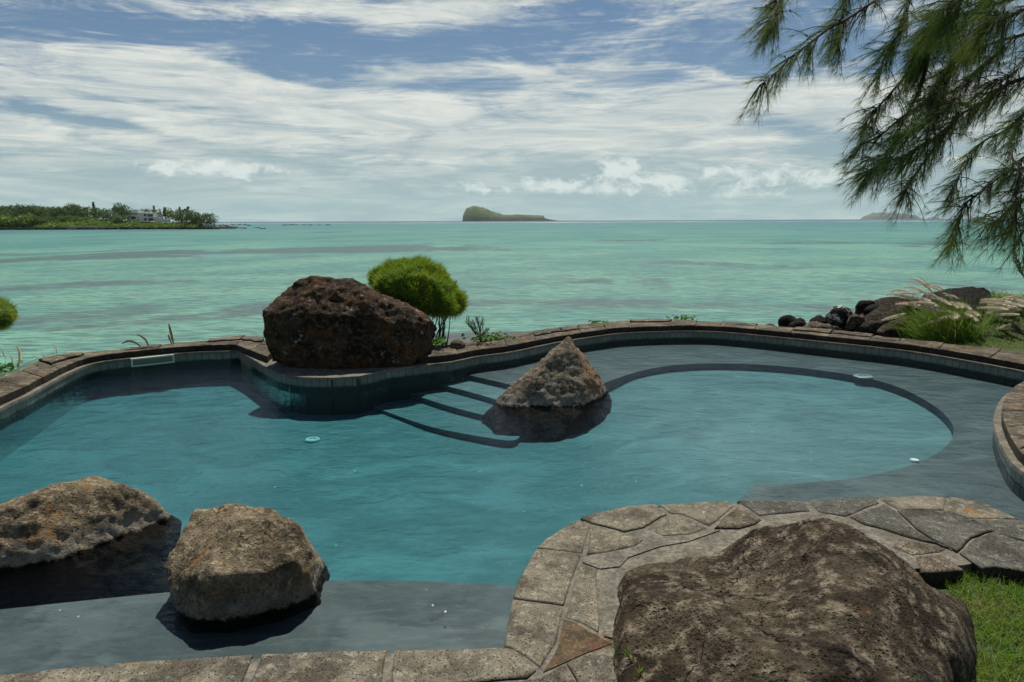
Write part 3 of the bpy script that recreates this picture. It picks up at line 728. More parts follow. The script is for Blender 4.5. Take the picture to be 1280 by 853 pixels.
M_ROCK_BLACK = rock_mat('black shore rock', (.006, .005, .0045), (.014, .011, .009), (.03, .025, .021), pore=20, big=1.5)
M_ROCK_TAN = rock_mat('tan shore rock', (.05, .035, .025), (.13, .09, .06), (.24, .19, .14), lich=.2, pore=20, big=2)
M_ROCK_WHITE = rock_mat('white splashed rock', (.02, .016, .014), (.04, .035, .03), (.06, .05, .045), lich=1.6, lichc=(.66, .60, .52), pore=20, lichscale=4.2)
M_ROCK_STRI = rock_mat('reddish grey shore rock', (.016, .012, .009), (.045, .034, .024), (.12, .095, .07), lich=.3, ochre=.2, ochc=(.11, .05, .02), bump=1.5, pore=20, big=2)

# boulder on the pedestal
Y0 = 9.45
front = [Q(331, 395, 9.2), Q(331, 425, 9.25), Q(338, 455, 9.3), Q(375, 466, 9.15), Q(440, 468, 9.12), Q(505, 462, 9.3), Q(534, 440, 9.5), Q(540, 400, 9.6), Q(328, 386, 9.35), Q(345, 400, 9.15), Q(400, 395, 9.08), Q(480, 400, 9.2), Q(520, 408, 9.38)]
top = [Q(341, 378, 9.5), Q(371, 354, 9.6), Q(388, 345, 9.65), Q(412, 345, 9.65), Q(436, 346, 9.7), Q(465, 359, 9.7), Q(500, 376, 9.75), Q(524, 389, 9.8), Q(539, 398, 9.8), Q(400, 356, 9.35), Q(455, 366, 9.4)]
bk = [Vector((p.x*1.0, p.y+.75, p.z-.25)) for p in top] + [Vector((-3.2, 10.4, -.1)), Vector((-1.3, 10.6, -.1))]
rock('boulder', [front+top+bk], .032, M_ROCK_BIG, 'large dark rusty brown boulder with white lichen on the far pool edge', 'boulder', amp=.055, freq=2.1, ridge=.028, smooth=1, fine=.45)
# pyramid rock
tip = Q(711, 419, 8.35)
pyr = [tip, Q(716, 422, 8.42), Q(704, 426, 8.35), Q(660, 468, 8.0), Q(624, 495, 7.95), Q(640, 505, 7.8), Q(690, 512, 7.72), Q(730, 510, 7.8), Q(752, 490, 8.2), Q(759, 488, 8.4), Q(741, 460, 8.45), Q(733, 470, 8.0), Q(670, 470, 7.93)]
pb = [P(603, 522, -.5), P(618, 552, -.62), P(690, 556, -.62), P(752, 540, -.62), P(764, 515, -.5), P(640, 512, -.40), P(715, 528, -.4)] + [Vector((tip.x-.5, 9.1, -.6)), Vector((tip.x+.7, 9.1, -.6)), Vector((tip.x, 8.8, .1))]
rock('pointed_rock', [pyr+[Vector((p.x, p.y, -.6)) for p in pyr[3:8]], pb+pyr[3:10]], .02, M_ROCK_PYR, 'pointed grey and orange rock rising out of the water by the pool steps', 'rock', amp=.03, freq=2.6, ridge=.010, seed=2, smooth=1, fine=.35)
# left boulders
lb = [P(120, 594, .10), P(85, 600, .12), P(40, 624, .10), P(160, 603, .06), P(200, 634, -.16), P(226, 655, -.34), P(0, 640, .05), P(-60, 660, .02), P(-40, 706, -.18), P(60, 690, -.2), P(130, 668, -.2), P(190, 640, -.2)]
lb += [P(222, 700, -.62), P(200, 760, -.75), P(100, 790, -.75), P(-60, 810, -.75), P(-200, 720, -.6)] + [P(90, 640, -.7), P(200, 655, -.7), P(-80, 660, -.7)]
rock('boulder', [lb], .022, M_ROCK_POOL, 'wide half submerged boulder at the left frame edge behind the shallow shelf', 'boulder', amp=.04, freq=2.4, seed=3, ridge=.012)
rb = [P(243, 640, .12), P(290, 630, .18), P(340, 638, .18), P(372, 655, .14), P(392, 690, -.02), P(402, 725, -.24), P(300, 650, .19), P(225, 672, .03), P(203, 708, -.08), P(212, 750, -.2), P(228, 776, -.27), P(320, 762, -.25), P(395, 742, -.27), P(260, 720, -.0), P(330, 715, .0), P(370, 700, .02)]
rb += [P(238, 792, -.33), P(285, 802, -.36), P(350, 782, -.36), P(400, 762, -.36), P(416, 722, -.42), P(405, 705, -.4), P(250, 700, -.4), P(300, 655, -.4), P(380, 680, -.4)]
rock('boulder', [rb], .014, M_ROCK_POOL, 'rounded tan boulder standing on the grey shelf in the shallow water', 'boulder', amp=.028, freq=3.4, seed=5, ridge=.012)
# the big near boulder
def near_boulder():
    base = [P(763, 722, -.05), P(775, 710, 0), P(800, 701, 0), P(840, 693, 0), P(868, 688, 0), P(900, 690, 0)] + [Vector((p[0], p[1], 0)) for p in ((1.3, 3.72), (1.6, 3.68), (1.85, 3.58), (2.02, 3.42), (2.1, 3.2))] + [P(1205, 775, -.1), P(1222, 800, -.1), P(1224, 830, -.1), P(1215, 880, -.1), P(1180, 1000, -.1), P(960, 1060, -.1), P(800, 1000, -.1), P(755, 900, -.1), P(757, 820, -.1), P(760, 760, -.1)]
    base = [Vector((p.x, p.y, 0)) for p in base]
    ctl = [(770, 722, .04), (785, 722, .06), (820, 712, .05), (850, 722, .07), (890, 732, .09), (868, 702, .05), (905, 692, .08), (925, 678, .15), (950, 668, .24), (945, 710, .14), (965, 700, .20), (798, 742, .21), (840, 750, .25), (880, 763, .28), (920, 783, .31), (948, 815, .33), (960, 850, .29),
           (975, 740, .15), (950, 750, .15), (985, 662, .35), (1012, 650, .42), (1040, 650, .42), (1075, 658, .40), (1000, 690, .36), (1030, 700, .40), (1000, 725, .25), (1040, 740, .41), (1015, 760, .36), (1100, 690, .38), (1130, 700, .31), (1160, 730, .24), (1190, 760, .12), (1080, 760, .38), (1120, 780, .30),
           (985, 790, .27), (1005, 830, .31), (1040, 820, .38), (1080, 850, .33), (1140, 830, .22), (1180, 830, .12), (780, 800, .08), (815, 800, .11), (860, 825, .14), (900, 860, .15), (780, 880, .06), (850, 900, .11), (1000, 900, .24), (1100, 920, .18), (1020, 870, .30), (960, 900, .15), (905, 825, .19)]
    cp = [(P(a, b, z), z) for a, b, z in ctl] + [(Vector((1.32, 3.42, 0)), .35), (Vector((1.6, 3.38, 0)), .32), (Vector((1.85, 3.25, 0)), .21)] + [(b, .0) for b in base[:6]] + [(b, .04) for b in base[6:13]]
    X = np.array([c[0].x for c in cp]); Yc = np.array([c[0].y for c in cp]); Zc = np.array([c[1] for c in cp])
    Dm = np.hypot(X[:, None]-X[None], Yc[:, None]-Yc[None]); mz = Zc.mean(); W = np.linalg.solve(Dm - .035*np.eye(len(X)), Zc-mz)
    xs = np.arange(.30, 2.35, .0125); ys = np.arange(1.7, 3.95, .0125); vs = []; n = len(xs)
    loop = base + [base[0]]
    for y in ys:
        for x in xs:
            wx = x + .05*noise.noise(Vector((x*4, y*4, 0))); wy = y + .05*noise.noise(Vector((x*4, y*4, 9)))
            d = dist_line(wx, wy, loop); ins = in_poly(wx, wy, base)
            if not ins: vs.append((x, y, -.16 - min(.2, d))); continue
            z = mz + float((W*np.sqrt((X-wx)**2+(Yc-wy)**2+.0012)).sum())
            e = min(1, d/.10); e = 1-(1-e)**2.2
            q = Vector((x, y, 0))
            z += .014*(noise.ridged_multi_fractal(q*2.3, .9, 2.1, 5, 1, 2)-1.1) + .010*noise.fractal(q*8, .8, 2.2, 5) - .010*max(0, .30-noise.voronoi(q*15)[0][0])*2.2
            vs.append((x, y, -.16+(z+.16)*e))
    mb = MB(); mb.add(vs, [(j*n+i, j*n+i+1, (j+1)*n+i+1, (j+1)*n+i) for j in range(len(ys)-1) for i in range(n-1) if max(vs[j*n+i][2], vs[j*n+i+1][2], vs[(j+1)*n+i][2], vs[(j+1)*n+i+1][2]) > -.19])
    me = bpy.data.meshes.new('boulder'); me.from_pydata(mb.v, [], mb.f); bm = bmesh.new(); bm.from_mesh(me)
    bmesh.ops.delete(bm, geom=[v for v in bm.verts if not v.link_faces], context='VERTS'); bm.normal_update()
    for v in bm.verts:
        if v.co.z > -.1: v.co += v.normal*(.008*noise.fractal(v.co*11+Vector((3, 1, 7)), .8, 2.1, 4) - .010*max(0, .30-noise.voronoi(v.co*26)[0][0])*2.5)
    bm.to_mesh(me); bm.free(); c = Vector((1.3, 2.8, -.1)); me.transform(Matrix.Translation(-c))
    o = link('boulder', me, M_ROCK_NEAR, loc=c, smooth=True); tag(o, 'huge pitted brown boulder on the paving in the near right corner', 'boulder')
near_boulder()

def ellip(px0, px1, py0, py1, Y, depth=.8, seed=0, lean=0, flat=0):
    rnd = random.Random(seed); c = Q((px0+px1)/2, (py0+py1)/2, Y); sc = Y/F/math.cos(PITCH)
    rx = (px1-px0)/2*sc; rz = (py1-py0)/2*sc; ry = rx*depth; pts = []
    for i in range(26):
        z = 1-2*(i+.5)/26; r = math.sqrt(1-z*z); a = i*2.399+rnd.random(); k = rnd.uniform(.72, 1.15)
        pts.append(c + Vector((r*math.cos(a)*rx*k + lean*z*rx, r*math.sin(a)*ry*k, z*rz*k)))
    pts += [c+Vector((rx*.7, ry*.5, -rz*1.5)), c+Vector((-rx*.7, ry*.5, -rz*1.5)), c+Vector((-rx*.6, -ry*.6, -rz*1.2)), c+Vector((rx*.6, -ry*.6, -rz*1.2))]
    return pts
G = 'rocks heaped beyond the coping on the right'
RK = [
 (972, 998, 393, 409, 12.5, .9, M_ROCK_BLACK, 'leftmost dark hump in the rock heap behind the coping'),
 (985, 1010, 398, 412, 12.2, .8, M_ROCK_BLACK, 'small grey brown rock leaning on the leftmost dark hump'),
 (1009, 1038, 395, 411, 12.6, .9, M_ROCK_BLACK, 'low dark rock just left of the white splashed rock'),
 (1003, 1047, 402, 417, 12.0, .7, M_ROCK_TAN, 'flat pale tan rock lying against the coping below the dark ones'),
 (1034, 1053, 407, 418, 11.8, .8, M_ROCK_STRI, 'little brown stone at the right end of the flat tan rock'),
 (1033, 1069, 383, 408, 12.5, .9, M_ROCK_WHITE, 'black rock splashed with white patches in the heap'),
 (1056, 1081, 391, 410, 12.2, .9, M_ROCK_TAN, 'tan rock with a pale face right of the white splashed rock'),
 (1069, 1099, 373, 396, 12.9, .9, M_ROCK_BLACK, 'smooth round black rock standing highest in the middle of the heap'),
 (1081, 1112, 381, 402, 12.5, .8, M_ROCK_BLACK, 'narrow black rock wedged behind the long slanted rock'),
]
for i, (a, b, c, d, Y, dp, m, lab) in enumerate(RK):
    rock('shore_rock', [ellip(a, b, c, d, Y, dp, i)], .035, m, lab, 'rock', amp=.04, freq=3.5, seed=20+i, smooth=0, ridge=.02)
sl_pts = [Q(1068, 415, 12.00), Q(1072, 405, 12.10), Q(1095, 392, 12.30), Q(1113, 374, 12.50), Q(1130, 370, 12.50), Q(1150, 376, 12.50), Q(1110, 400, 11.90), Q(1100, 419, 11.90), Q(1130, 425, 12.10), Q(1150, 420, 12.30)]
rock('shore_rock', [sl_pts+[p+Vector((.1, .7, -.1)) for p in sl_pts]], .035, M_ROCK_STRI, 'long slanted reddish rock rising to the fountain grass', 'rock', amp=.04, freq=3, seed=31, ridge=.03, smooth=1)
rock('shore_rock', [ellip(1099, 1172, 392, 434, 11.75, .5, 12)], .035, M_ROCK_STRI, 'rounded grey brown rock in front of the slanted one below the grass', 'rock', amp=.04, freq=2.5, seed=33, ridge=.02, smooth=1)
bkp = [Q(1178, 372, 11.95), Q(1190, 360, 12.05), Q(1215, 357, 12.15), Q(1238, 362, 12.15), Q(1252, 385, 11.75), Q(1250, 425, 11.15), Q(1175, 425, 11.25), Q(1172, 395, 11.55), Q(1210, 385, 11.45)]
rock('shore_rock', [bkp+[p+Vector((.1, 1.0, -.2)) for p in bkp]], .045, M_ROCK_BLACK, 'big black rock between the two clumps of fountain grass', 'rock', amp=.05, freq=1.8, seed=35, smooth=1)
rock('shore_rock', [ellip(1216, 1247, 414, 440, 11.3, .9, 15)], .03, M_ROCK_TAN, 'small mossy round stone at the foot of the big black rock', 'rock', amp=.03, freq=2.5, seed=37, smooth=1)
rock('small_rock', [ellip(562, 581, 424, 438, 10.2, .9, 16)], .02, M_ROCK_TAN, 'small brown stone on the coping right of the rusty boulder', 'rock', amp=.02, freq=4, seed=39, smooth=1)
rock('small_rock', [ellip(951, 971, 404.5, 412, 13.4, .9, 17)], .02, M_ROCK_BLACK, 'low flat stone left of the rock heap on the coping edge', 'rock', amp=.02, freq=4, seed=41, smooth=1)

# ------------------------------------------------------------------ foliage materials
def leaf_mat(name, c1, c2, c3=None, trans=.35, rough=.6, sc=1.5, dry=0):
    t = NT(name); g = t.new('ShaderNodeNewGeometry'); v = t.pos(); n = t.noise(v, sc, 4, .6)
    c = t.mix(g.outputs['Random Per Island'], c1, c2)
    if c3: c = t.mix(t.ramp(n, .4, .65), c, c3)
    if dry: c = t.mix(t.math('GREATER_THAN', t.math('FRACT', t.math('MULTIPLY', g.outputs['Random Per Island'], 37.0)), 1-dry), c, (.30, .24, .11))
    t.fin(c, rough, None, .3)
    tl = t.new('ShaderNodeBsdfTranslucent'); t.val(tl.inputs[0], c); mx = t.new('ShaderNodeMixShader'); mx.inputs[0].default_value = trans
    t.L(t.b.outputs[0], mx.inputs[1]); t.L(tl.outputs[0], mx.inputs[2]); t.L(mx.outputs[0], t.out.inputs[0])
    return t.m
M_NEEDLE = leaf_mat('casuarina needles', (.035, .07, .018), (.10, .17, .028), (.13, .17, .03), .5, sc=1.8)
M_BUSH = leaf_mat('clipped casuarina', (.09, .17, .012), (.24, .37, .03), (.24, .30, .03), .5, sc=5)
M_GRASS = leaf_mat('lawn grass', (.10, .21, .018), (.18, .34, .035), (.22, .30, .05), .45, sc=3, dry=.14)
M_FGRASS = leaf_mat('fountain grass blades', (.09, .18, .018), (.22, .34, .045), None, .5, dry=.1)
M_PLUME = leaf_mat('fountain grass plume', (.66, .58, .42), (.85, .79, .64), None, .5)
M_DRY = leaf_mat('dry leaf', (.14, .085, .045), (.22, .14, .08), None, .2)
M_CREEP = leaf_mat('creeper leaf', (.05, .15, .015), (.11, .26, .03), None, .35)
M_FAR1 = leaf_mat('far dark crown', (.05, .085, .02), (.10, .15, .035), (.07, .11, .03), .35, sc=.15)
M_FAR2 = leaf_mat('far green crown', (.08, .13, .025), (.14, .21, .04), (.10, .16, .03), .35, sc=.15)
M_SCRUB = leaf_mat('far bright scrub', (.12, .20, .02), (.20, .31, .04), (.14, .20, .03), .35, sc=.08)
t_ = NT('bark'); vv = t_.pos(scale=(1, 1, .3)); nb = t_.noise(vv, 30, 5, .6)
M_BARK = t_.fin(t_.mix(nb, (.02, .014, .010), (.07, .052, .038)), .95, t_.bump(nb, .6, .01))

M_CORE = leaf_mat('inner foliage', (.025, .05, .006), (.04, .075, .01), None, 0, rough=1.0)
# clipped bush behind the boulder
def dome_bush(label, c, prof, ry, root_pt, nbl=9000, seed=1, bl=.13):
    """prof: list of world points of the rim/top outline used as an ellipsoid-like hull; blades grow out of it"""
    root = empty('clipped_bush', root_pt); tag(root, label, 'bush')
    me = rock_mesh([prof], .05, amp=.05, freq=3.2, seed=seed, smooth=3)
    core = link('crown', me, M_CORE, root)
    rnd = random.Random(seed); mb = MB()
    polys = me.polygons; vs = me.vertices
    areas = np.zeros(len(polys)); me.polygons.foreach_get('area', areas); cum = np.cumsum(areas); tot = cum[-1]
    ks = np.searchsorted(cum, np.array([rnd.random()*tot for _ in range(nbl)]))
    random.seed(seed)
    for k in ks:
        p = polys[int(k)]; n = p.normal; co = [vs[i].co for i in p.vertices]
        a, b = rnd.random(), rnd.random(); q = co[0].lerp(co[1], a).lerp(co[-1].lerp(co[-2], a), b)
        clump = noise.noise(q*7.0)*1.6
        d = (n + Vector((rnd.uniform(-.5, .5), rnd.uniform(-.5, .5), rnd.uniform(-.2, .6)))).normalized()
        mb.blade(q - n*.03, d, bl*.8*max(.72, 1+.6*clump)*rnd.uniform(.6, 1.3), .0055, .4, 2)
    mb.build('needles', M_BUSH, root)
    return root
bc = 11.0
prof = [Q(458, 348, bc), Q(466, 336, bc), Q(480, 327, bc), Q(500, 322.5, bc), Q(520, 321.5, bc), Q(540, 326, bc), Q(555, 337, bc), Q(570, 355, bc), Q(583, 374, bc), Q(585, 388, bc), Q(572, 396, bc), Q(545, 390, bc), Q(525, 380, bc), Q(480, 368, bc)]
cc_ = Q(520, 358, bc)
prof = [cc_ + (p-cc_)*.94 for p in prof]
prof += [p*1.0 + Vector((0, dy, -abs(dy)*.12)) for dy in (-.5, .5) for p in [cc_.lerp(q, .74) for q in prof]] + [cc_ + Vector((0, -.78, -.1)), cc_ + Vector((0, .75, -.1))]
b_root = Q(535, 425, bc); b_root.z = -.75
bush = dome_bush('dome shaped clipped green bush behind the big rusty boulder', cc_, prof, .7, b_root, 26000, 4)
mb = MB(); random.seed(3)
for k in range(16):
    e = Q(random.uniform(510, 572), random.uniform(380, 398), bc+random.uniform(-.4, .4)); s = b_root + Vector((0, 0, .1))
    m1 = s.lerp(e, .55) + Vector((random.uniform(-.12, .12), random.uniform(-.1, .1), random.uniform(-.12, .05)))
    mb.tube(smooth_line([s, m1, e], 4), lambda t: .016*(1-t)+.005, 5)
mb.build('branches', M_BARK, bush)
# left edge bush
bc2 = 9.4; prof2 = [Q(-55, 392, bc2), Q(-40, 372, bc2), Q(-12, 371, bc2), Q(8, 378, bc2), Q(21, 393, bc2), Q(19, 405, bc2), Q(5, 413, bc2), Q(-40, 412, bc2)]
c2 = Q(-18, 392, bc2); prof2 = [c2+(p-c2)*.92 for p in prof2]; prof2 += [p+Vector((0, dy, 0)) for dy in (-.3, .3) for p in [c2.lerp(q, .7) for q in prof2]]
b2 = Q(-20, 470, bc2); b2.z = -.8
bush2 = dome_bush('small round clipped green bush cut off by the left edge', c2, prof2, .4, b2, 4500, 6, .09)
mb = MB(); mb.tube(smooth_line([b2, b2.lerp(c2, .5)+Vector((.05, 0, 0)), c2], 4), lambda t: .03*(1-t)+.012, 6); mb.build('trunk', M_BARK, bush2)

# thin shrub right of the bush
def thin_shrub(label, base, tips, seed, mat=M_FGRASS, leafL=.05, n=18, lw=.006, name='shrub'):
    random.seed(seed); root = empty(name, base); tag(root, label, 'shrub'); mb = MB(); lf = MB()
    for tp in tips:
        mid = base.lerp(tp, .5)+Vector((random.uniform(-.03, .03), random.uniform(-.03, .03), 0)); ln = smooth_line([base, mid, tp], 5)
        mb.tube(ln, lambda t: .007*(1-t)+.002, 4)
        for k in range(n):
            t = random.uniform(.45, 1); q = ln[int(t*(len(ln)-1))]
            d = (tp-base).normalized()*.9 + Vector((random.uniform(-.6, .6), random.uniform(-.6, .6), random.uniform(-.1, .6)))
            lf.blade(q, d, leafL*random.uniform(.7, 1.3), lw, .1, 2)
    mb.build('stems', M_BARK, root); lf.build('leaves', mat, root); return root
M_OLIVE = leaf_mat('olive twig leaf', (.07, .10, .03), (.13, .16, .06), None, .3)
sb = Q(601, 427, 10.6); random.seed(8)
thin_shrub('thin olive shrub with bare twigs right of the clipped bush', sb, [Q(580+random.uniform(0, 24), 396+random.uniform(0, 10)+abs(x)*0, 10.6+random.uniform(-.15, .15)) for x in range(14)] + [Q(612, 410, 10.5), Q(608, 412, 10.7)], 9, M_OLIVE, .07, 20)
# creeper leaves on the coping
def creeper(label, px, n, seed, sp=(14, 3), r=.022, Y=None):
    random.seed(seed); c = Q(*px, Y) if Y else P(*px, .03); root = empty('creeper', c); tag(root, label, 'creeper'); mb = MB()
    sc = c.y/F
    for k in range(n):
        q = c + Vector((random.gauss(0, sp[0]*.5)*sc, random.gauss(0, .10), random.uniform(-.01, sp[1]*sc)))
        nrm = Vector((random.uniform(-.6, .6), random.uniform(-1, -.1), random.uniform(.3, 1))).normalized(); u = nrm.orthogonal().normalized(); v_ = nrm.cross(u); rr = r*random.uniform(.6, 1.3)
        m = 7; pts = [q + (u*math.cos(6.283*i/m)+v_*math.sin(6.283*i/m)*.8)*rr + nrm*(.15*rr if i % 2 else 0) for i in range(m)]
        mb.add([q-nrm*rr*.2]+pts, [(0, 1+i, 1+(i+1) % m) for i in range(m)])
    mb.build('leaves', M_CREEP, root)
    st = MB(); st.tube([c+Vector((-sp[0]*sc*.7, 0, -.02)), c+Vector((0, .03, .0)), c+Vector((sp[0]*sc*.7, 0, -.02))], .004, 4); st.build('stem', M_BARK, root)
creeper('glossy green creeper leaves against the right side of the rusty boulder', (545, 431), 42, 1, (10, 8), .032, 10.0)
creeper('green creeper trailing from the thin shrub along the coping', (612, 424), 120, 2, (26, 6), .026, 10.5)
creeper('left one of the small green sprigs on the coping top', (745, 404.5), 40, 3, (14, 4), .022, 12.3)
creeper('right green sprig on the coping top nearest the rock heap', (853, 400), 60, 4, (18, 5), .025, 13.1)
creeper('bright green tuft in the gap of the rock heap', (1063, 411), 80, 5, (20, 5), .03, 12.9)
creeper('green leaves below the plumes at the left frame edge', (4, 464), 45, 6, (14, 8), .026, 8.2)

# fountain grass
def plume_mesh(L=.26, seed=1):
    random.seed(seed); mb = MB(); ax = smooth_line([Vector((0, 0, 0)), Vector((.015, 0, L*.35)), Vector((.055, 0, L*.72)), Vector((.11, 0, L*.98))], 6)
    mb.tube(ax, lambda t: .009*(1-t)+.003, 5)
    n = len(ax)
    for k in range(850):
        t = random.random(); q = ax[int(t*(n-1))]; r = math.sin(math.pi*min(1, t*.82+.15))**.6
        a = random.uniform(0, 6.283); d = Vector((math.cos(a), math.sin(a), 1.1)) ; mb.blade(q, d, .029*r+.006, .0028, 0, 1)
    me = bpy.data.meshes.new('plume'); me.from_pydata(mb.v, [], mb.f); me.materials.append(M_PLUME); return me
PL = [plume_mesh(.26, s) for s in (1, 2, 3)]
def fountain(label, base, spread, nbl, plumes, seed, Lb=.75, Yd=12.8):
    random.seed(seed); root = empty('fountain_grass', base); tag(root, label, 'grass clump', 'clumps of fountain grass'); mb = MB(); stm = MB()
    for k in range(nbl):
        b = base + Vector((random.gauss(0, spread), random.gauss(0, .16), -.05)); a = random.uniform(0, 6.283); s = random.uniform(.05, .75)
        d = Vector((math.cos(a)*s-.3, math.sin(a)*s, 1)); mb.blade(b, d, Lb*random.uniform(.45, 1.1), .0050, .95, 5, drift=Vector((-.35, 0, 0)))
    mb.build('blades', M_FGRASS, root)
    for (x0, y0, x1, y1) in plumes:            # from the foot of the plume to its tip
        Y = Yd + random.uniform(-.25, .25); p0 = Q(x0, y0, Y-(.45 if y0 > 376 and Yd > 11 else 0)); p1 = Q(x1, y1, Y+random.uniform(-.08, .08)); v = p1-p0; L = v.length
        o = bpy.data.objects.new('plume', random.choice(PL)); COL.objects.link(o); o.parent = root
        z = (v.normalized() - Vector((-.35, 0, -.05))*.0).normalized(); xx = Vector((-1, 0, -.3)); xx = (xx - z*xx.dot(z)).normalized(); yy = z.cross(xx)
        rot = Matrix((xx, yy, z)).transposed().to_4x4(); s = L/.27
        o.matrix_local = Matrix.Translation(p0-base) @ rot @ Matrix.Diagonal((s*.95, s*.95, s, 1))
        b = base + Vector((random.gauss(0, spread*.8), random.gauss(0, .1), 0)); mid = b.lerp(p0, .6)+Vector((.06, 0, .06)); stm.tube(smooth_line([b, mid, p0], 4), .0025, 3)
    stm.build('stems', M_FGRASS, root)
pl1 = [(1142, 375, 1112, 357), (1138, 366, 1118, 356), (1146, 368, 1122, 360), (1152, 363, 1134, 352), (1158, 358, 1142, 341), (1156, 352, 1150, 344), (1150, 383, 1135, 376), (1166, 366, 1155, 349), (1170, 371, 1152, 358), (1173, 362, 1160, 350),
       (1176, 364, 1163, 353), (1180, 363, 1167, 351), (1178, 376, 1160, 363), (1163, 377, 1144, 368), (1168, 380, 1146, 375), (1173, 384, 1158, 374), (1175, 390, 1157, 380), (1184, 378, 1171, 368), (1189, 382, 1175, 370), (1191, 374, 1181, 362),
       (1198, 374, 1187, 364), (1199, 397, 1193, 386), (1198, 386, 1196, 377), (1204, 386, 1201, 375), (1214, 388, 1207, 376), (1211, 398, 1204, 388), (1216, 397, 1208, 388), (1224, 396, 1219, 386), (1222, 402, 1216, 391), (1196, 399, 1191, 393), (1222, 412, 1219, 405), (1182, 397, 1162, 405), (1151, 374, 1128, 364), (1160, 370, 1147, 354), (1165, 358, 1150, 347), (1130, 393, 1114, 397)]
fountain('fountain grass with pale plumes blown left, in front of the big black rock', Q(1190, 430, 11.35), .24, 2600, pl1, 3, .95, 11.4)
pl2 = [(1262, 383, 1235, 374), (1260, 388, 1235, 381), (1264, 379, 1240, 371), (1268, 376, 1252, 368), (1272, 374, 1256, 366), (1276, 372, 1263, 362), (1282, 374, 1268, 364), (1268, 390, 1245, 388), (1270, 384, 1247, 377), (1276, 388, 1256, 380), (1280, 384, 1262, 376), (1274, 394, 1252, 391), (1286, 380, 1270, 370), (1264, 406, 1243, 415), (1290, 386, 1276, 376), (1284, 394, 1266, 388), (1300, 384, 1286, 372), (1298, 392, 1280, 384)]
fountain('fountain grass with pale plumes half cut by the right frame edge', Q(1290, 434, 11.2), .26, 1900, pl2, 4, .85, 11.3)
fountain('few pale seed plumes poking up beyond the coping at far left', Q(-5, 478, 9.2), .16, 120, [(5, 445, 3, 433), (22, 459, 33, 437), (14, 462, 20, 446), (48, 449, 42, 443), (56, 448, 54, 437), (71, 441, 71, 431), (82, 444, 83, 434)], 5, .4, 9.5)
# dry leaves
mb = MB(); dr = empty('dry_leaves', Q(200, 432, 10.4)); tag(dr, 'three curled brown dry blades standing behind the left coping', 'dry grass')
random.seed(2)
def leafline(px, w, mat_mb):
    ln = smooth_line([Q(x, y, 10.3) for x, y in px], 5); n = len(ln)
    for i in range(n-1):
        ww = lambda t: w*math.sin(math.pi*min(1, .12+t*.86))
        a, b = ln[i], ln[i+1]; t = (b-a).normalized(); s = t.cross(Vector((0, 1, .3))).normalized()
        mat_mb.add([a-s*ww(i/n), a+s*ww(i/n), b+s*ww((i+1)/n), b-s*ww((i+1)/n)], [(0, 1, 2, 3)])
leafline([(176, 434), (170, 429), (161, 426.5), (152, 430)], .02, mb); leafline([(186, 433), (181, 424), (171, 418)], .018, mb); leafline([(217, 430), (214, 418), (211, 405)], .022, mb); leafline([(215, 431), (212, 424), (210, 418)], .016, mb)
mb.build('blades', M_DRY, dr)

# ------------------------------------------------------------------ lawn grass
def lawn(px_poly, n, zf, L, seed, name='lawn_grass', w=.0028, poly=None):
    random.seed(seed); poly = poly or [P(x, y, -.08) for x, y in px_poly]; xs = [p.x for p in poly]; ys = [p.y for p in poly]; mb = MB(); k = 0
    while k < n:
        x = random.uniform(min(xs), max(xs)); y = random.uniform(min(ys), max(ys))
        if not in_poly(x, y, poly): continue
        if noise.noise(Vector((x*5, y*5, 1))) < -.35 and random.random() < .7: k += 1; continue
        a = random.uniform(0, 6.283); s = random.uniform(.2, 1.1)
        mb.blade((x, y, zf(x, y)-.01), Vector((math.cos(a)*s, math.sin(a)*s, 1)), L*random.uniform(.4, 1.25), w, 1.0, 3); k += 1
    o = mb.build(name, M_GRASS); tag(o, 'short green lawn grass', 'grass', kind='stuff')
lawn([(1150, 706), (1215, 718), (1262, 726), (1400, 760), (1480, 900), (1260, 1000), (1180, 870), (1225, 800), (1200, 750)], 11000, ground_h, .085, 5)
lawn([(1140, 436), (1215, 434), (1400, 449), (1500, 452), (1500, 430), (1280, 424), (1150, 424)], 7000, ground_h, .09, 6, w=.005)
lawn(None, 20000, ground_h, .13, 7, w=.006, poly=[Vector((7.6, 11.6, 0)), Vector((8.2, 10.9, 0)), Vector((13, 9.6, 0)), Vector((15, 13, 0)), Vector((9.5, 14.4, 0)), Vector((8.4, 13.6, 0))])
# sprig in the paving
sp = P(808, 862, 0); thin_shrub('small bright green sprig growing at the foot of the huge near boulder', sp, [P(768, 806, .06), P(775, 815, .04), P(783, 818, .10), P(790, 822, .06), P(800, 838, .1)], 11, M_FGRASS, .05, 16, .004, 'weed')
random.seed(12); mb = MB()
for k in range(160):
    q = P(random.gauss(750, 14), random.gauss(803, 8), .001); a = random.uniform(-.8, .8); mb.blade(q, Vector((math.cos(a), math.sin(a), .05)), random.uniform(.02, .07), .0007, .05, 1, Vector((0, .7, .7)))
for k in range(170):
    q = P(random.uniform(640, 1180), random.uniform(630, 850), .004)
    if in_poly(q.x, q.y, [P(x, y) for x, y in bed_px]): a = random.uniform(0, 6.283); mb.blade(q, Vector((math.cos(a), math.sin(a), .02)), random.uniform(.015, .05), .0008, .02, 1, Vector((0, 0, 1)))
tag(mb.build('fallen_needles', simple('rust needles', (.26, .09, .04), .9)), 'rust coloured fallen needles scattered on the paving, thickest beside the sprig', 'litter', kind='stuff')

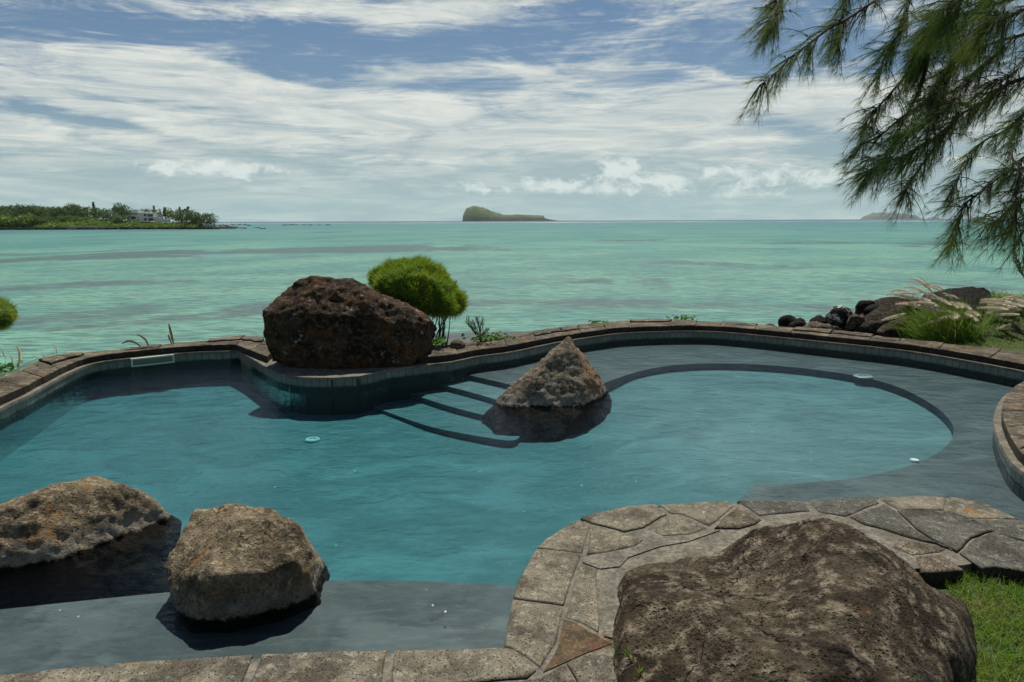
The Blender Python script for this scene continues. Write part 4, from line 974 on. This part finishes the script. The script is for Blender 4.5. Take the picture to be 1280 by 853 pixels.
# ------------------------------------------------------------------ overhanging casuarina
def casuarina():
    K = .58; base = Vector((5.4, 3.8, -.1)); root = empty('casuarina_tree', base); tag(root, 'casuarina tree hanging its drooping needle branches in from the upper right', 'tree')
    random.seed(21); tr = MB(); tr.tube(smooth_line([base, Vector((5.3, 3.85, 1.5)), Vector((5.05, 3.8, 3.2)), Vector((4.9, 3.75, 5.2))], 6), lambda t: .15*(1-t)+.05, 10); tr.build('trunk', M_BARK, root)
    B = [ # (pixels, depth, density, weight of needles)
     ([(1400, -120), (1125, -25), (1095, 0), (1060, 23), (1035, 37), (1006, 59), (988, 72), (967, 94), (950, 106)], 5.4, .7),
     ([(1100, -110), (985, -25), (972, 8), (966, 30)], 5.2, .9),
     ([(1420, -60), (1280, 12), (1246, 22), (1222, 45), (1198, 72), (1180, 100), (1166, 128)], 5.0, 1.7),
     ([(1420, 0), (1280, 43), (1249, 51), (1221, 62), (1197, 73), (1180, 95)], 5.4, .8),
     ([(1420, 60), (1280, 98), (1249, 112), (1226, 129), (1205, 141), (1166, 174), (1131, 195), (1104, 204), (1086, 216)], 5.1, 1.3),
     ([(1420, -40), (1200, 20), (1160, 67), (1135, 91), (1111, 119), (1092, 140), (1078, 158)], 5.6, 1.0),
     ([(1420, 180), (1280, 210), (1255, 217), (1225, 241), (1206, 257), (1196, 285), (1190, 306)], 5.3, 1.1),
     ([(1420, 150), (1290, 190), (1272, 230), (1270, 265), (1264, 290)], 5.0, 1.0),
     ([(1260, -80), (1150, -20), (1132, 30), (1112, 60), (1098, 95)], 5.6, 1.2),
     ([(1400, -100), (1230, -30), (1190, 10), (1160, 40), (1148, 75)], 4.8, 2.0),
     ([(1420, 90), (1300, 130), (1262, 160), (1225, 180), (1205, 210), (1192, 235)], 5.5, 1.1),
     ([(1200, 142), (1175, 175), (1150, 210), (1135, 230), (1132, 238)], 5.2, 1.2),
     ([(1420, 30), (1310, 20), (1290, 55), (1268, 90), (1240, 105)], 5.3, 1.1),
     ([(1210, 130), (1160, 130), (1130, 145), (1100, 170), (1080, 178)], 5.4, 1.1),
     ([(1255, 60), (1210, 100), (1190, 130), (1150, 160), (1122, 172)], 5.0, 1.5),
     ([(1340, 215), (1300, 240), (1262, 262), (1245, 278), (1232, 282)], 5.4, 1.0),
     ([(1420, -110), (1280, -30), (1240, -10), (1215, 20), (1185, 50)], 5.1, 1.4),
     ([(1160, 68), (1150, 110), (1130, 150), (1110, 190), (1085, 200)], 5.5, .9),
     ([(1110, -60), (1062, -15), (1052, 25), (1048, 62)], 5.5, 1.0),
     ([(1300, 120), (1275, 150), (1262, 185), (1285, 230)], 5.6, 1.0),
     ([(1340, 240), (1300, 262), (1282, 285), (1272, 305)], 5.2, .9),
    ]
    anchor = Vector((5.0, 3.8, 3.4))
    for bi, (px, Y, dens) in enumerate(B):
        sub = MB(); nd = MB(); n = len(px)
        ln = smooth_line([Q(x, y, K*(Y + .45*math.sin(i*1.3+bi))) for i, (x, y) in enumerate(px)], 8)
        if px[0][0] >= 1300 or px[0][1] <= -60: ln = smooth_line([anchor.lerp(ln[0], 0), anchor.lerp(ln[0], .5)+Vector((0, .3*math.sin(bi*2.1), .15+.25*math.sin(bi*1.3))), ln[0]], 4)[:-1] + ln
        L = length(ln); m = len(ln)
        sub.tube(ln, lambda t: .0085*(1-t)**1.2+.0018, 5)
        vis = [i for i in range(m) if (lambda q: q.y > 1 and q.x/q.y < .83)(ln[i])]
        Lv = length([ln[i] for i in vis]) if len(vis) > 1 else .5
        nt = int(Lv/K*38*dens*(1.3 if dens >= 1.3 else 1))
        dirn = Vector((-.55, 0, -.75))
        for k in range(nt):
            i = random.choice(vis); s = ln[i] + (ln[min(i+1, m-1)]-ln[i])*random.random(); tt = (ln[min(i+1, m-1)]-ln[max(i-1, 0)]).normalized()
            a = random.uniform(-1, 1); d = (tt*random.uniform(.3, 1) + Vector((random.uniform(-.6, .5), random.uniform(-.7, .7), random.uniform(-.9, .7)))).normalized()
            tl = K*random.uniform(.08, .26); tw = [s]
            for q in range(4): d = (d + Vector((-.07, 0, -.22))).normalized(); tw.append(tw[-1]+d*tl/4)
            sub.tube(tw, lambda t: .0018*(1-t)+.0008, 3)
            for (pi, cnt) in ((1, 4), (2, 6), (3, 8), (4, 14)):
                for c in range(cnt):
                    e = (d*1.0 + Vector((random.uniform(-.9, .6), random.uniform(-.8, .8), random.uniform(-.7, .45)))).normalized()
                    nd.blade(tw[pi], e, K*random.uniform(.06, .14), .0006, .35, 2, drift=Vector((-.12, 0, 0)))
            if random.random() < .3:
                q = tw[random.choice((1, 2, 3))]; r = .005
                sub.add([q+Vector(v)*r for v in ((1,0,0),(-1,0,0),(0,1,0),(0,-1,0),(0,0,1.3),(0,0,-1.3))], [(0,2,4),(2,1,4),(1,3,4),(3,0,4),(2,0,5),(1,2,5),(3,1,5),(0,3,5)])
        br = sub.build('branch', M_BARK, root)
        o = nd.build('needles', M_NEEDLE, br); o.location = (0, 0, 0)
casuarina()
rb_ = Q(1285, 354, 13.3); random.seed(4)
thin_shrub('yellow green feathery shrub on the grassy mound at the right edge', rb_, [Q(1262+random.uniform(0, 34), 317+random.uniform(0, 20), 13.3+random.uniform(-.2, .2)) for _ in range(16)], 14, M_OLIVE, .13, 26, .010)

# ------------------------------------------------------------------ headland
HD = 395.0
def X_at(px, Y): return Q(px, 277, Y).x
xr = X_at(268, HD)
def head_h(x, y):
    xo = x; x = x*HD/y
    if x > xr+20: return -4
    front = HD + 3*math.sin(x*.06) + 4*noise.noise(Vector((x*.03, 0, 0)))
    dpt = max(0, min(1, (y-front)/30)); end = max(0, min(1, (xr-x+3)/14))
    h = -3.3 + (dpt**.55)*(5.2+1.2*math.sin(x*.045)+.8*noise.noise(Vector((x*.05, y*.05, 0))))*end
    sh = max(0, min(1, (y-front+2)/2.5))
    h = max(h, -3.3+1.9*sh*(.35+.65*abs(noise.noise(Vector((x*.25, y*.25, 2))))*2)*(1 if x < xr+6 else max(0, 1-(x-xr-6)/20)))
    return h
def head_mat():
    t = NT('headland soil'); v = t.pos(); z = t.sepx(v)[2]; n = t.noise(v, .25, 6, .65)
    c = t.mix(t.ramp(t.math('ADD', z, n), -.6, .4), (.014, .012, .010), t.mix(n, (.05, .09, .018), (.09, .10, .04)))
    return t.fin(c, 1.0, t.bump(n, .6, 1.0))
xs = np.arange(-420, xr+30, 2.0); ys = np.arange(HD-10, HD+150, 2.5); n = len(xs)
mb = MB(); mb.add([(x, y, head_h(x, y)) for y in ys for x in xs], [(j*n+i, j*n+i+1, (j+1)*n+i+1, (j+1)*n+i) for j in range(len(ys)-1) for i in range(n-1)])
tag(mb.build('headland', head_mat(), smooth=True), kind='structure')
def far_crown(seed, w_, h_, n=1100, leaf=.42, kind=0):
    random.seed(seed); mb = MB(); lob = [(Vector((random.uniform(-.5, .5)*w_, random.uniform(-.4, .4)*w_, random.uniform(.28, .78)*h_)), random.uniform(.24, .40)*w_) for _ in range(9)]
    if kind == 1: lob = [(Vector((0, 0, h_*(.25+.1*i))), w_*.33*(1-i*.105)) for i in range(8)]
    if kind == 2: lob = [(Vector((random.uniform(-.4, .4)*w_, 0, h_*random.uniform(.5, .95))), w_*.16) for i in range(6)]
    for k in range(n):
        c, r = random.choice(lob); d = Vector((random.gauss(0, 1), random.gauss(0, 1), random.gauss(0, 1))).normalized(); q = c + d*r*random.uniform(.6, 1.1); q.z = max(.1*h_, q.z)
        u = Vector((random.gauss(0, 1), random.gauss(0, 1), random.gauss(0, 1))).normalized()*leaf*random.uniform(.5, 1.2); v_ = u.cross(Vector((random.gauss(0, 1), random.gauss(0, 1), random.gauss(0, 1)))).normalized()*leaf*.6
        mb.add([q-u, q+v_, q+u*.8, q-v_], [(0, 1, 2, 3)])
    me = bpy.data.meshes.new('crown'); me.from_pydata(mb.v, [], mb.f); return me
def trunk_mesh(h_, r=.18):
    mb = MB(); mb.tube([(0, 0, -.5), (.15, 0, h_*.4), (0, .1, h_*.8)], lambda t: r*(1-t)+.05, 5)
    me = bpy.data.meshes.new('trunk'); me.from_pydata(mb.v, [], mb.f); me.materials.append(M_BARK); return me
PROTO = []
for i, (w_, h_, mt, kd) in enumerate([(7, 8, M_FAR1, 0), (8, 7, M_FAR1, 0), (6.5, 9, M_FAR2, 0), (7.5, 6, M_FAR2, 0), (4, 9, M_FAR1, 1), (4, 9, M_FAR1, 2), (5.5, 4, M_SCRUB, 0)]):
    me = far_crown(40+i, w_, h_, 1100 if kd == 0 else 420, .42 if kd == 0 else .35, kd); me.materials.append(mt); PROTO.append((me, trunk_mesh(h_)))
def far_tree(px, py_top, Y, pr, label, cat='tree', group=None, name='tree'):
    me, tm = PROTO[pr]; x = X_at(px, Y); base = max(head_h(x, Y), -1.6); top = Q(px, py_top, Y).z; hgt = max(2.0, top-base); s = hgt/ {0: 8, 1: 7, 2: 9, 3: 6, 4: 9, 5: 9, 6: 4}[pr]
    r = empty(name, (x, Y, base)); r.rotation_euler = (0, 0, random.uniform(0, 6.28)); wsc = s*random.uniform(.9, 1.15); r.scale = (wsc, wsc, s); tag(r, label, cat, group)
    for nm, m in (('crown', me), ('trunk', tm)):
        o = bpy.data.objects.new(nm, m); COL.objects.link(o); o.parent = r
random.seed(77)
def skyline(px):   # treetop line of the wood, in pixels
    pts = [(-260, 258), (-100, 256), (0, 256.5), (20, 255), (45, 257), (60, 256), (75, 258), (95, 255.5), (110, 257), (118, 262), (130, 262), (150, 262), (160, 265), (178, 262), (195, 261), (215, 262), (232, 260), (245, 262), (258, 267), (264, 272)]
    for (a, b), (c, d) in zip(pts, pts[1:]):
        if a <= px <= c: return b+(d-b)*(px-a)/(c-a)
    return 260
for k in range(58):
    px = -120 + k*4.2 + random.uniform(-3, 3)
    if px > 108: break
    far_tree(px, skyline(px)+random.uniform(-1.0, 3), HD+random.uniform(28, 60), random.choice((0, 1, 2, 1, 0)), 'dark green tree in the unbroken wood left of the villa', group='trees of the headland wood')
for k in range(34):
    px = -110 + k*6.6 + random.uniform(-3, 3)
    far_tree(px, 270+random.uniform(-2.5, 4), HD+random.uniform(12, 22), random.choice((3, 6, 2, 3)), 'lower lighter green tree along the front of the headland wood', group='low trees in front of the wood') if px < 112 else None
for px, py, Y, pr, lab in [(119, 252.5, 430, 4, 'slim pointed tree rising alone above the wood edge'), (128, 258, 425, 2, 'rounded tree right of the slim pointed tree'), (136, 262, 420, 1, 'low dark tree left of the bare topped tree'),
        (144, 256.5, 428, 5, 'thin bare topped tree left of the villa'), (152, 258, 432, 2, 'mid green tree touching the left of the tall villa tree'), (157, 254, 424, 0, 'tallest full dark tree directly left of the villa'), (146, 268, 410, 3, 'broad low tree in front of the white outbuilding'),
        (178, 261.5, 436, 1, 'dark tree rising behind the villa roof left part'), (187, 261, 438, 1, 'wide dark tree behind the villa roof right part'), (194, 257, 432, 4, 'pointed tree just right of the villa roof'), (201, 260, 430, 0, 'dense dark tree above the white garden wall'), (207, 259, 434, 5, 'feathery topped tree right of the dense dark one'),
        (220, 260, 425, 2, 'tree with a double top between wall and point'), (226, 258.5, 428, 4, 'narrow peaked tree near the middle of the point'), (232, 262, 424, 1, 'broad tree on the point behind the narrow peaked one'), (233.5, 258, 431, 5, 'small palm like top over the point'),
        (243, 264, 420, 0, 'round tree second from the tip of the headland'), (251, 264, 418, 2, 'tall round tree at the tip of the headland'), (258, 266.5, 416, 1, 'last dark tree at the very tip of the headland')]:
    far_tree(px, py, Y, pr, lab)
# bright scrub below the villa: one mass of ground cover
random.seed(5); mb = MB()
for k in range(9000):
    px = random.uniform(-120, 262); Y = HD+random.uniform(4, 26); x = X_at(px, Y); h = head_h(x, Y)
    if h < -1.3: continue
    q = Vector((x, Y, h + abs(random.gauss(0, .8))*(.35 if 150 < px < 215 else 1)*(1 if noise.noise(Vector((x*.08, Y*.1, 0))) > 0 else .5))); u = Vector((random.gauss(0, 1), random.gauss(0, 1), random.gauss(0, 1))).normalized()*random.uniform(.3, .8); v_ = u.orthogonal().normalized()*.45
    mb.add([q-u, q+v_, q+u, q-v_], [(0, 1, 2, 3)])
tag(mb.build('scrub', M_SCRUB), 'bright green scrub covering the headland slope', 'scrub', kind='stuff')
# black shore rocks: one mass along the waterline, single rocks at the spit
random.seed(9)
def lump(mb, c, r, seed):
    rnd = random.Random(seed); bm = bmesh.new(); bmesh.ops.create_icosphere(bm, subdivisions=1, radius=1)
    mb.add([(c.x+v.co.x*r*1.6*rnd.uniform(.7, 1.1), c.y+v.co.y*r*rnd.uniform(.7, 1.1), c.z+v.co.z*r*.7*rnd.uniform(.6, 1.1)) for v in bm.verts], [tuple(v.index for v in f.verts) for f in bm.faces]); bm.free()
mb = MB()
for k in range(620):
    px = random.uniform(-120, 272); Y = HD+random.uniform(-5, 5); lump(mb, Vector((X_at(px, Y), Y, SEA+random.uniform(-.1, .9))), random.uniform(.4, 1.3), k)
tag(mb.build('shoreline_rocks', M_ROCK_BLACK), 'black lava rocks lining the headland shore', 'rocks', kind='stuff')
for k, (px, py) in enumerate([(272, 282), (277, 281.5), (283, 282), (289, 281), (294, 281.5), (300, 281), (307, 281), (313, 282), (322, 285), (329, 286), (275, 285.5), (282, 285), (290, 284.8), (298, 285), (306, 285.5), (356, 281.5), (364, 281.3), (372, 281.4), (380, 281.3), (388, 281.5), (399, 281.4), (409, 281.4)]):
    p = P(px, py+.3, SEA); mb = MB(); r = .0021*p.y*(1.0 if k < 15 else .9)
    for q in range(4): lump(mb, p*0 + Vector((random.uniform(-1.5, 1.5)*r, random.uniform(-1, 1), .05)), r*random.uniform(.6, 1.0), k*7+q)
    lab = 'black lava rock in the spit trailing off the headland tip' if k < 15 else 'low black rock awash in the thin reef line right of the spit'
    tag(mb.build('reef_rock', M_ROCK_BLACK, loc=(p.x, p.y, SEA)), lab, 'rock', 'rocks of the spit off the headland' if k < 15 else 'rocks of the offshore reef line')

# villa
def villa():
    Y = HD+27; s = Y/F
    def xx(px): return X_at(px, Y)
    def zz(py): return Q(190, py, Y).z
    root = empty('villa', (xx(185), Y, zz(276))); tag(root, 'white flat roofed villa with terraces on the headland', 'house')
    mw = simple('white render', (.78, .77, .72), .8); md = simple('dark glass', (.03, .035, .04), .2); mr = simple('brown timber', (.20, .09, .05), .7)
    def bx(name, x0, x1, y0, y1, d0, d1, m, par=root):
        mb = MB(); mb.box((xx(x0), Y+d0, zz(y1)), (xx(x1), Y+d1, zz(y0))); o = mb.build(name, m, par if par is root else root)
        if par is not root: o.parent = par; o.location = (0, 0, 0)
        return o
    b1 = bx('wall', 159, 172, 268.5, 277, 0, 10, mw); bx('roof', 161.5, 171, 263.3, 266, 2, 9, mw); bx('upper_room', 163, 170.5, 266, 268.5, 3, 8, simple('shaded render', (.45, .45, .42), .8))
    bx('window', 164, 170, 270.8, 274, -.1, .3, md); b2 = bx('wall', 175, 194, 266.5, 277, -1, 9, mw); bx('roof', 176.5, 189, 265.2, 266.5, .5, 8, mw)
    bx('wall', 171.8, 175.2, 270, 277, 2, 8, mw)
    bx('window', 186.3, 189.3, 268, 271, -1.2, -.9, md); bx('window', 189.8, 192.8, 268, 271, -1.2, -.9, md); bx('window', 182, 184.6, 267.6, 270.5, -1.2, -.9, md)
    bx('door', 187, 192.8, 273, 276.3, -1.2, -.9, mr); bx('window', 182, 184.6, 273, 276, -1.2, -.9, md); bx('balcony', 185.5, 194.3, 271.3, 272.2, -2.6, -1, mw)
    r2 = empty('garden_wall', (xx(203), Y, zz(276))); tag(r2, 'sloping white garden wall stepping down right of the villa', 'wall')
    mb = MB()
    for a, b, t1 in ((194.5, 200, 272.3), (200, 206, 273), (206, 212, 274.4)): mb.box((xx(a), Y-.5, zz(278)), (xx(b), Y+.5, zz(t1)))
    mb.build('wall', mw, r2); mb = MB(); mb.box((xx(194.5), Y-.6, zz(272.2)), (xx(200), Y+.6, zz(271.9))); mb.build('cap', mw, r2)
    Y2 = HD+26; r3 = empty('outbuilding', (X_at(141, Y2), Y2, 2)); tag(r3, 'low white outbuilding half hidden by trees left of the villa', 'house')
    mb = MB(); mb.box((X_at(136, Y2), Y2, Q(140, 275, Y2).z), (X_at(150, Y2), Y2+6, Q(140, 269.3, Y2).z)); mb.build('wall', mw, r3)
    mb = MB(); mb.box((X_at(139, Y2), Y2-.2, Q(140, 274, Y2).z), (X_at(143, Y2), Y2, Q(140, 271.4, Y2).z)); mb.build('window', md, r3)
villa()

# ------------------------------------------------------------------ islands
def island(name, prof, D, wid, mat, seed, label):
    ln = resample([Q(x, y, D) for x, y in prof], 90); rows = 24; vs = []; zb = SEA-3
    top = max(p.z for p in ln)-SEA
    for i, p in enumerate(ln):
        for j in range(rows+1):
            v = j/rows*2-1; h = max(0, p.z-SEA); wl_ = wid*(.35+.65*min(1, h/top*1.6))
            prof_ = (1-abs(v)**3.2); nz = 1+.16*noise.noise(Vector((i*.22, v*3, seed)))+.07*noise.noise(Vector((i*.6, v*8, seed)))
            vs.append((p.x, p.y + v*wl_ + wid*.1*noise.noise(Vector((i*.15, 0, seed))), zb + (h+3)*prof_*nz if abs(v) > .02 else p.z))
    n = rows+1; mb = MB(); mb.add(vs, [(i*n+j, (i+1)*n+j, (i+1)*n+j+1, i*n+j+1) for i in range(len(ln)-1) for j in range(rows)])
    o = mb.build(name, mat, smooth=True); tag(o, label, kind='structure')
def isl_mat(name, a, b, cliff, hz):
    t = NT(name); v = t.pos(); z = t.sepx(v)[2]; n = t.noise(v, .012, 7, .65); n2 = t.noise(v, .05, 6, .7)
    c = t.mix(t.ramp(n, .35, .65), a, b); c = t.mix(t.ramp(n2, .5, .7, 0, .6), c, tuple(q*.6 for q in a))
    c = t.mix(t.ramp(t.math('ADD', z, t.math('MULTIPLY', t.math('SUBTRACT', n2, .5), 60)), hz, hz*.4), c, cliff)
    return t.fin(c, 1.0, t.bump(n2, .8, 12))
island('island', [(578.5, 276.6), (580, 268), (582, 263.5), (586, 260), (593, 258), (602.5, 260.3), (615, 264.5), (627.5, 268.4), (634, 269), (649, 268.5), (665, 269.3), (679, 270), (681, 273), (688, 274.6), (698, 276)], 4000, 150, isl_mat('island scrub', (.075, .10, .035), (.12, .13, .055), (.05, .05, .05), 28), 1, 'steep green humped islet tapering to a low cliff on the horizon')
island('distant_island', [(1080, 274.6), (1085, 270.6), (1094, 266.3), (1110, 266.2), (1124, 267.3), (1132, 269), (1136, 268.6), (1143, 272.5), (1150, 273.6)], 9000, 260, isl_mat('far island rock', (.10, .11, .08), (.13, .13, .10), (.09, .09, .09), 40), 2, 'flat topped grey island far off under the tree branches')
island('distant_island', [(1160, 274.2), (1164, 272.3), (1168, 271.4), (1172, 273.2), (1176, 274)], 10000, 120, isl_mat('far islet rock', (.10, .11, .08), (.13, .13, .10), (.09, .09, .09), 40), 3, 'tiny grey islet right of the flat topped island')

# floating petals on the pool
random.seed(33); pm = bpy.data.meshes.new('petal')
pm.from_pydata([(-.012, 0, .001), (0, -.006, .003), (.013, 0, .001), (0, .007, .003), (0, 0, .0)], [], [(0, 1, 4), (1, 2, 4), (2, 3, 4), (3, 0, 4)]); pm.materials.append(simple('pale petal', (.62, .6, .5), .7))
for px, py in [(795, 632-30), (420, 682), (727, 607), (757, 604), (541, 757), (557, 765), (1080, 549), (1014, 566), (98, 771), (75, 763), (344, 609), (600, 590), (655, 640), (500, 640), (940, 540), (1105, 556)]:
    o = bpy.data.objects.new('petal', pm); COL.objects.link(o); o.location = P(px, py, WZ+.001); o.rotation_euler = (0, 0, random.uniform(0, 3)); s = random.uniform(.5, 1.0); o.scale = (s, s, s)
    tag(o, 'tiny pale petal floating on the pool water', 'petal', 'pale petals scattered on the pool')

def build_haze():
    mb = MB(); mb.box((-14600, -900, -16), (14600, 14600, 420)); t = NT('haze'); t.n.remove(t.b)
    pv = t.new('ShaderNodeVolumePrincipled'); pv.inputs['Color'].default_value = (.66, .92, .90, 1); pv.inputs['Density'].default_value = 3.2e-5; pv.inputs['Anisotropy'].default_value = .2
    t.L(pv.outputs[0], t.out.inputs['Volume']); tag(mb.build('haze', t.m), 'thin sea haze fading the far islands', 'haze', kind='stuff')
build_haze()
SC.cycles.transparent_max_bounces = 24
SC.cycles.max_bounces = 4; SC.cycles.diffuse_bounces = 2; SC.cycles.glossy_bounces = 2; SC.cycles.volume_bounces = 0
w.cycles.sampling_method = 'MANUAL'; w.cycles.sample_map_resolution = 512
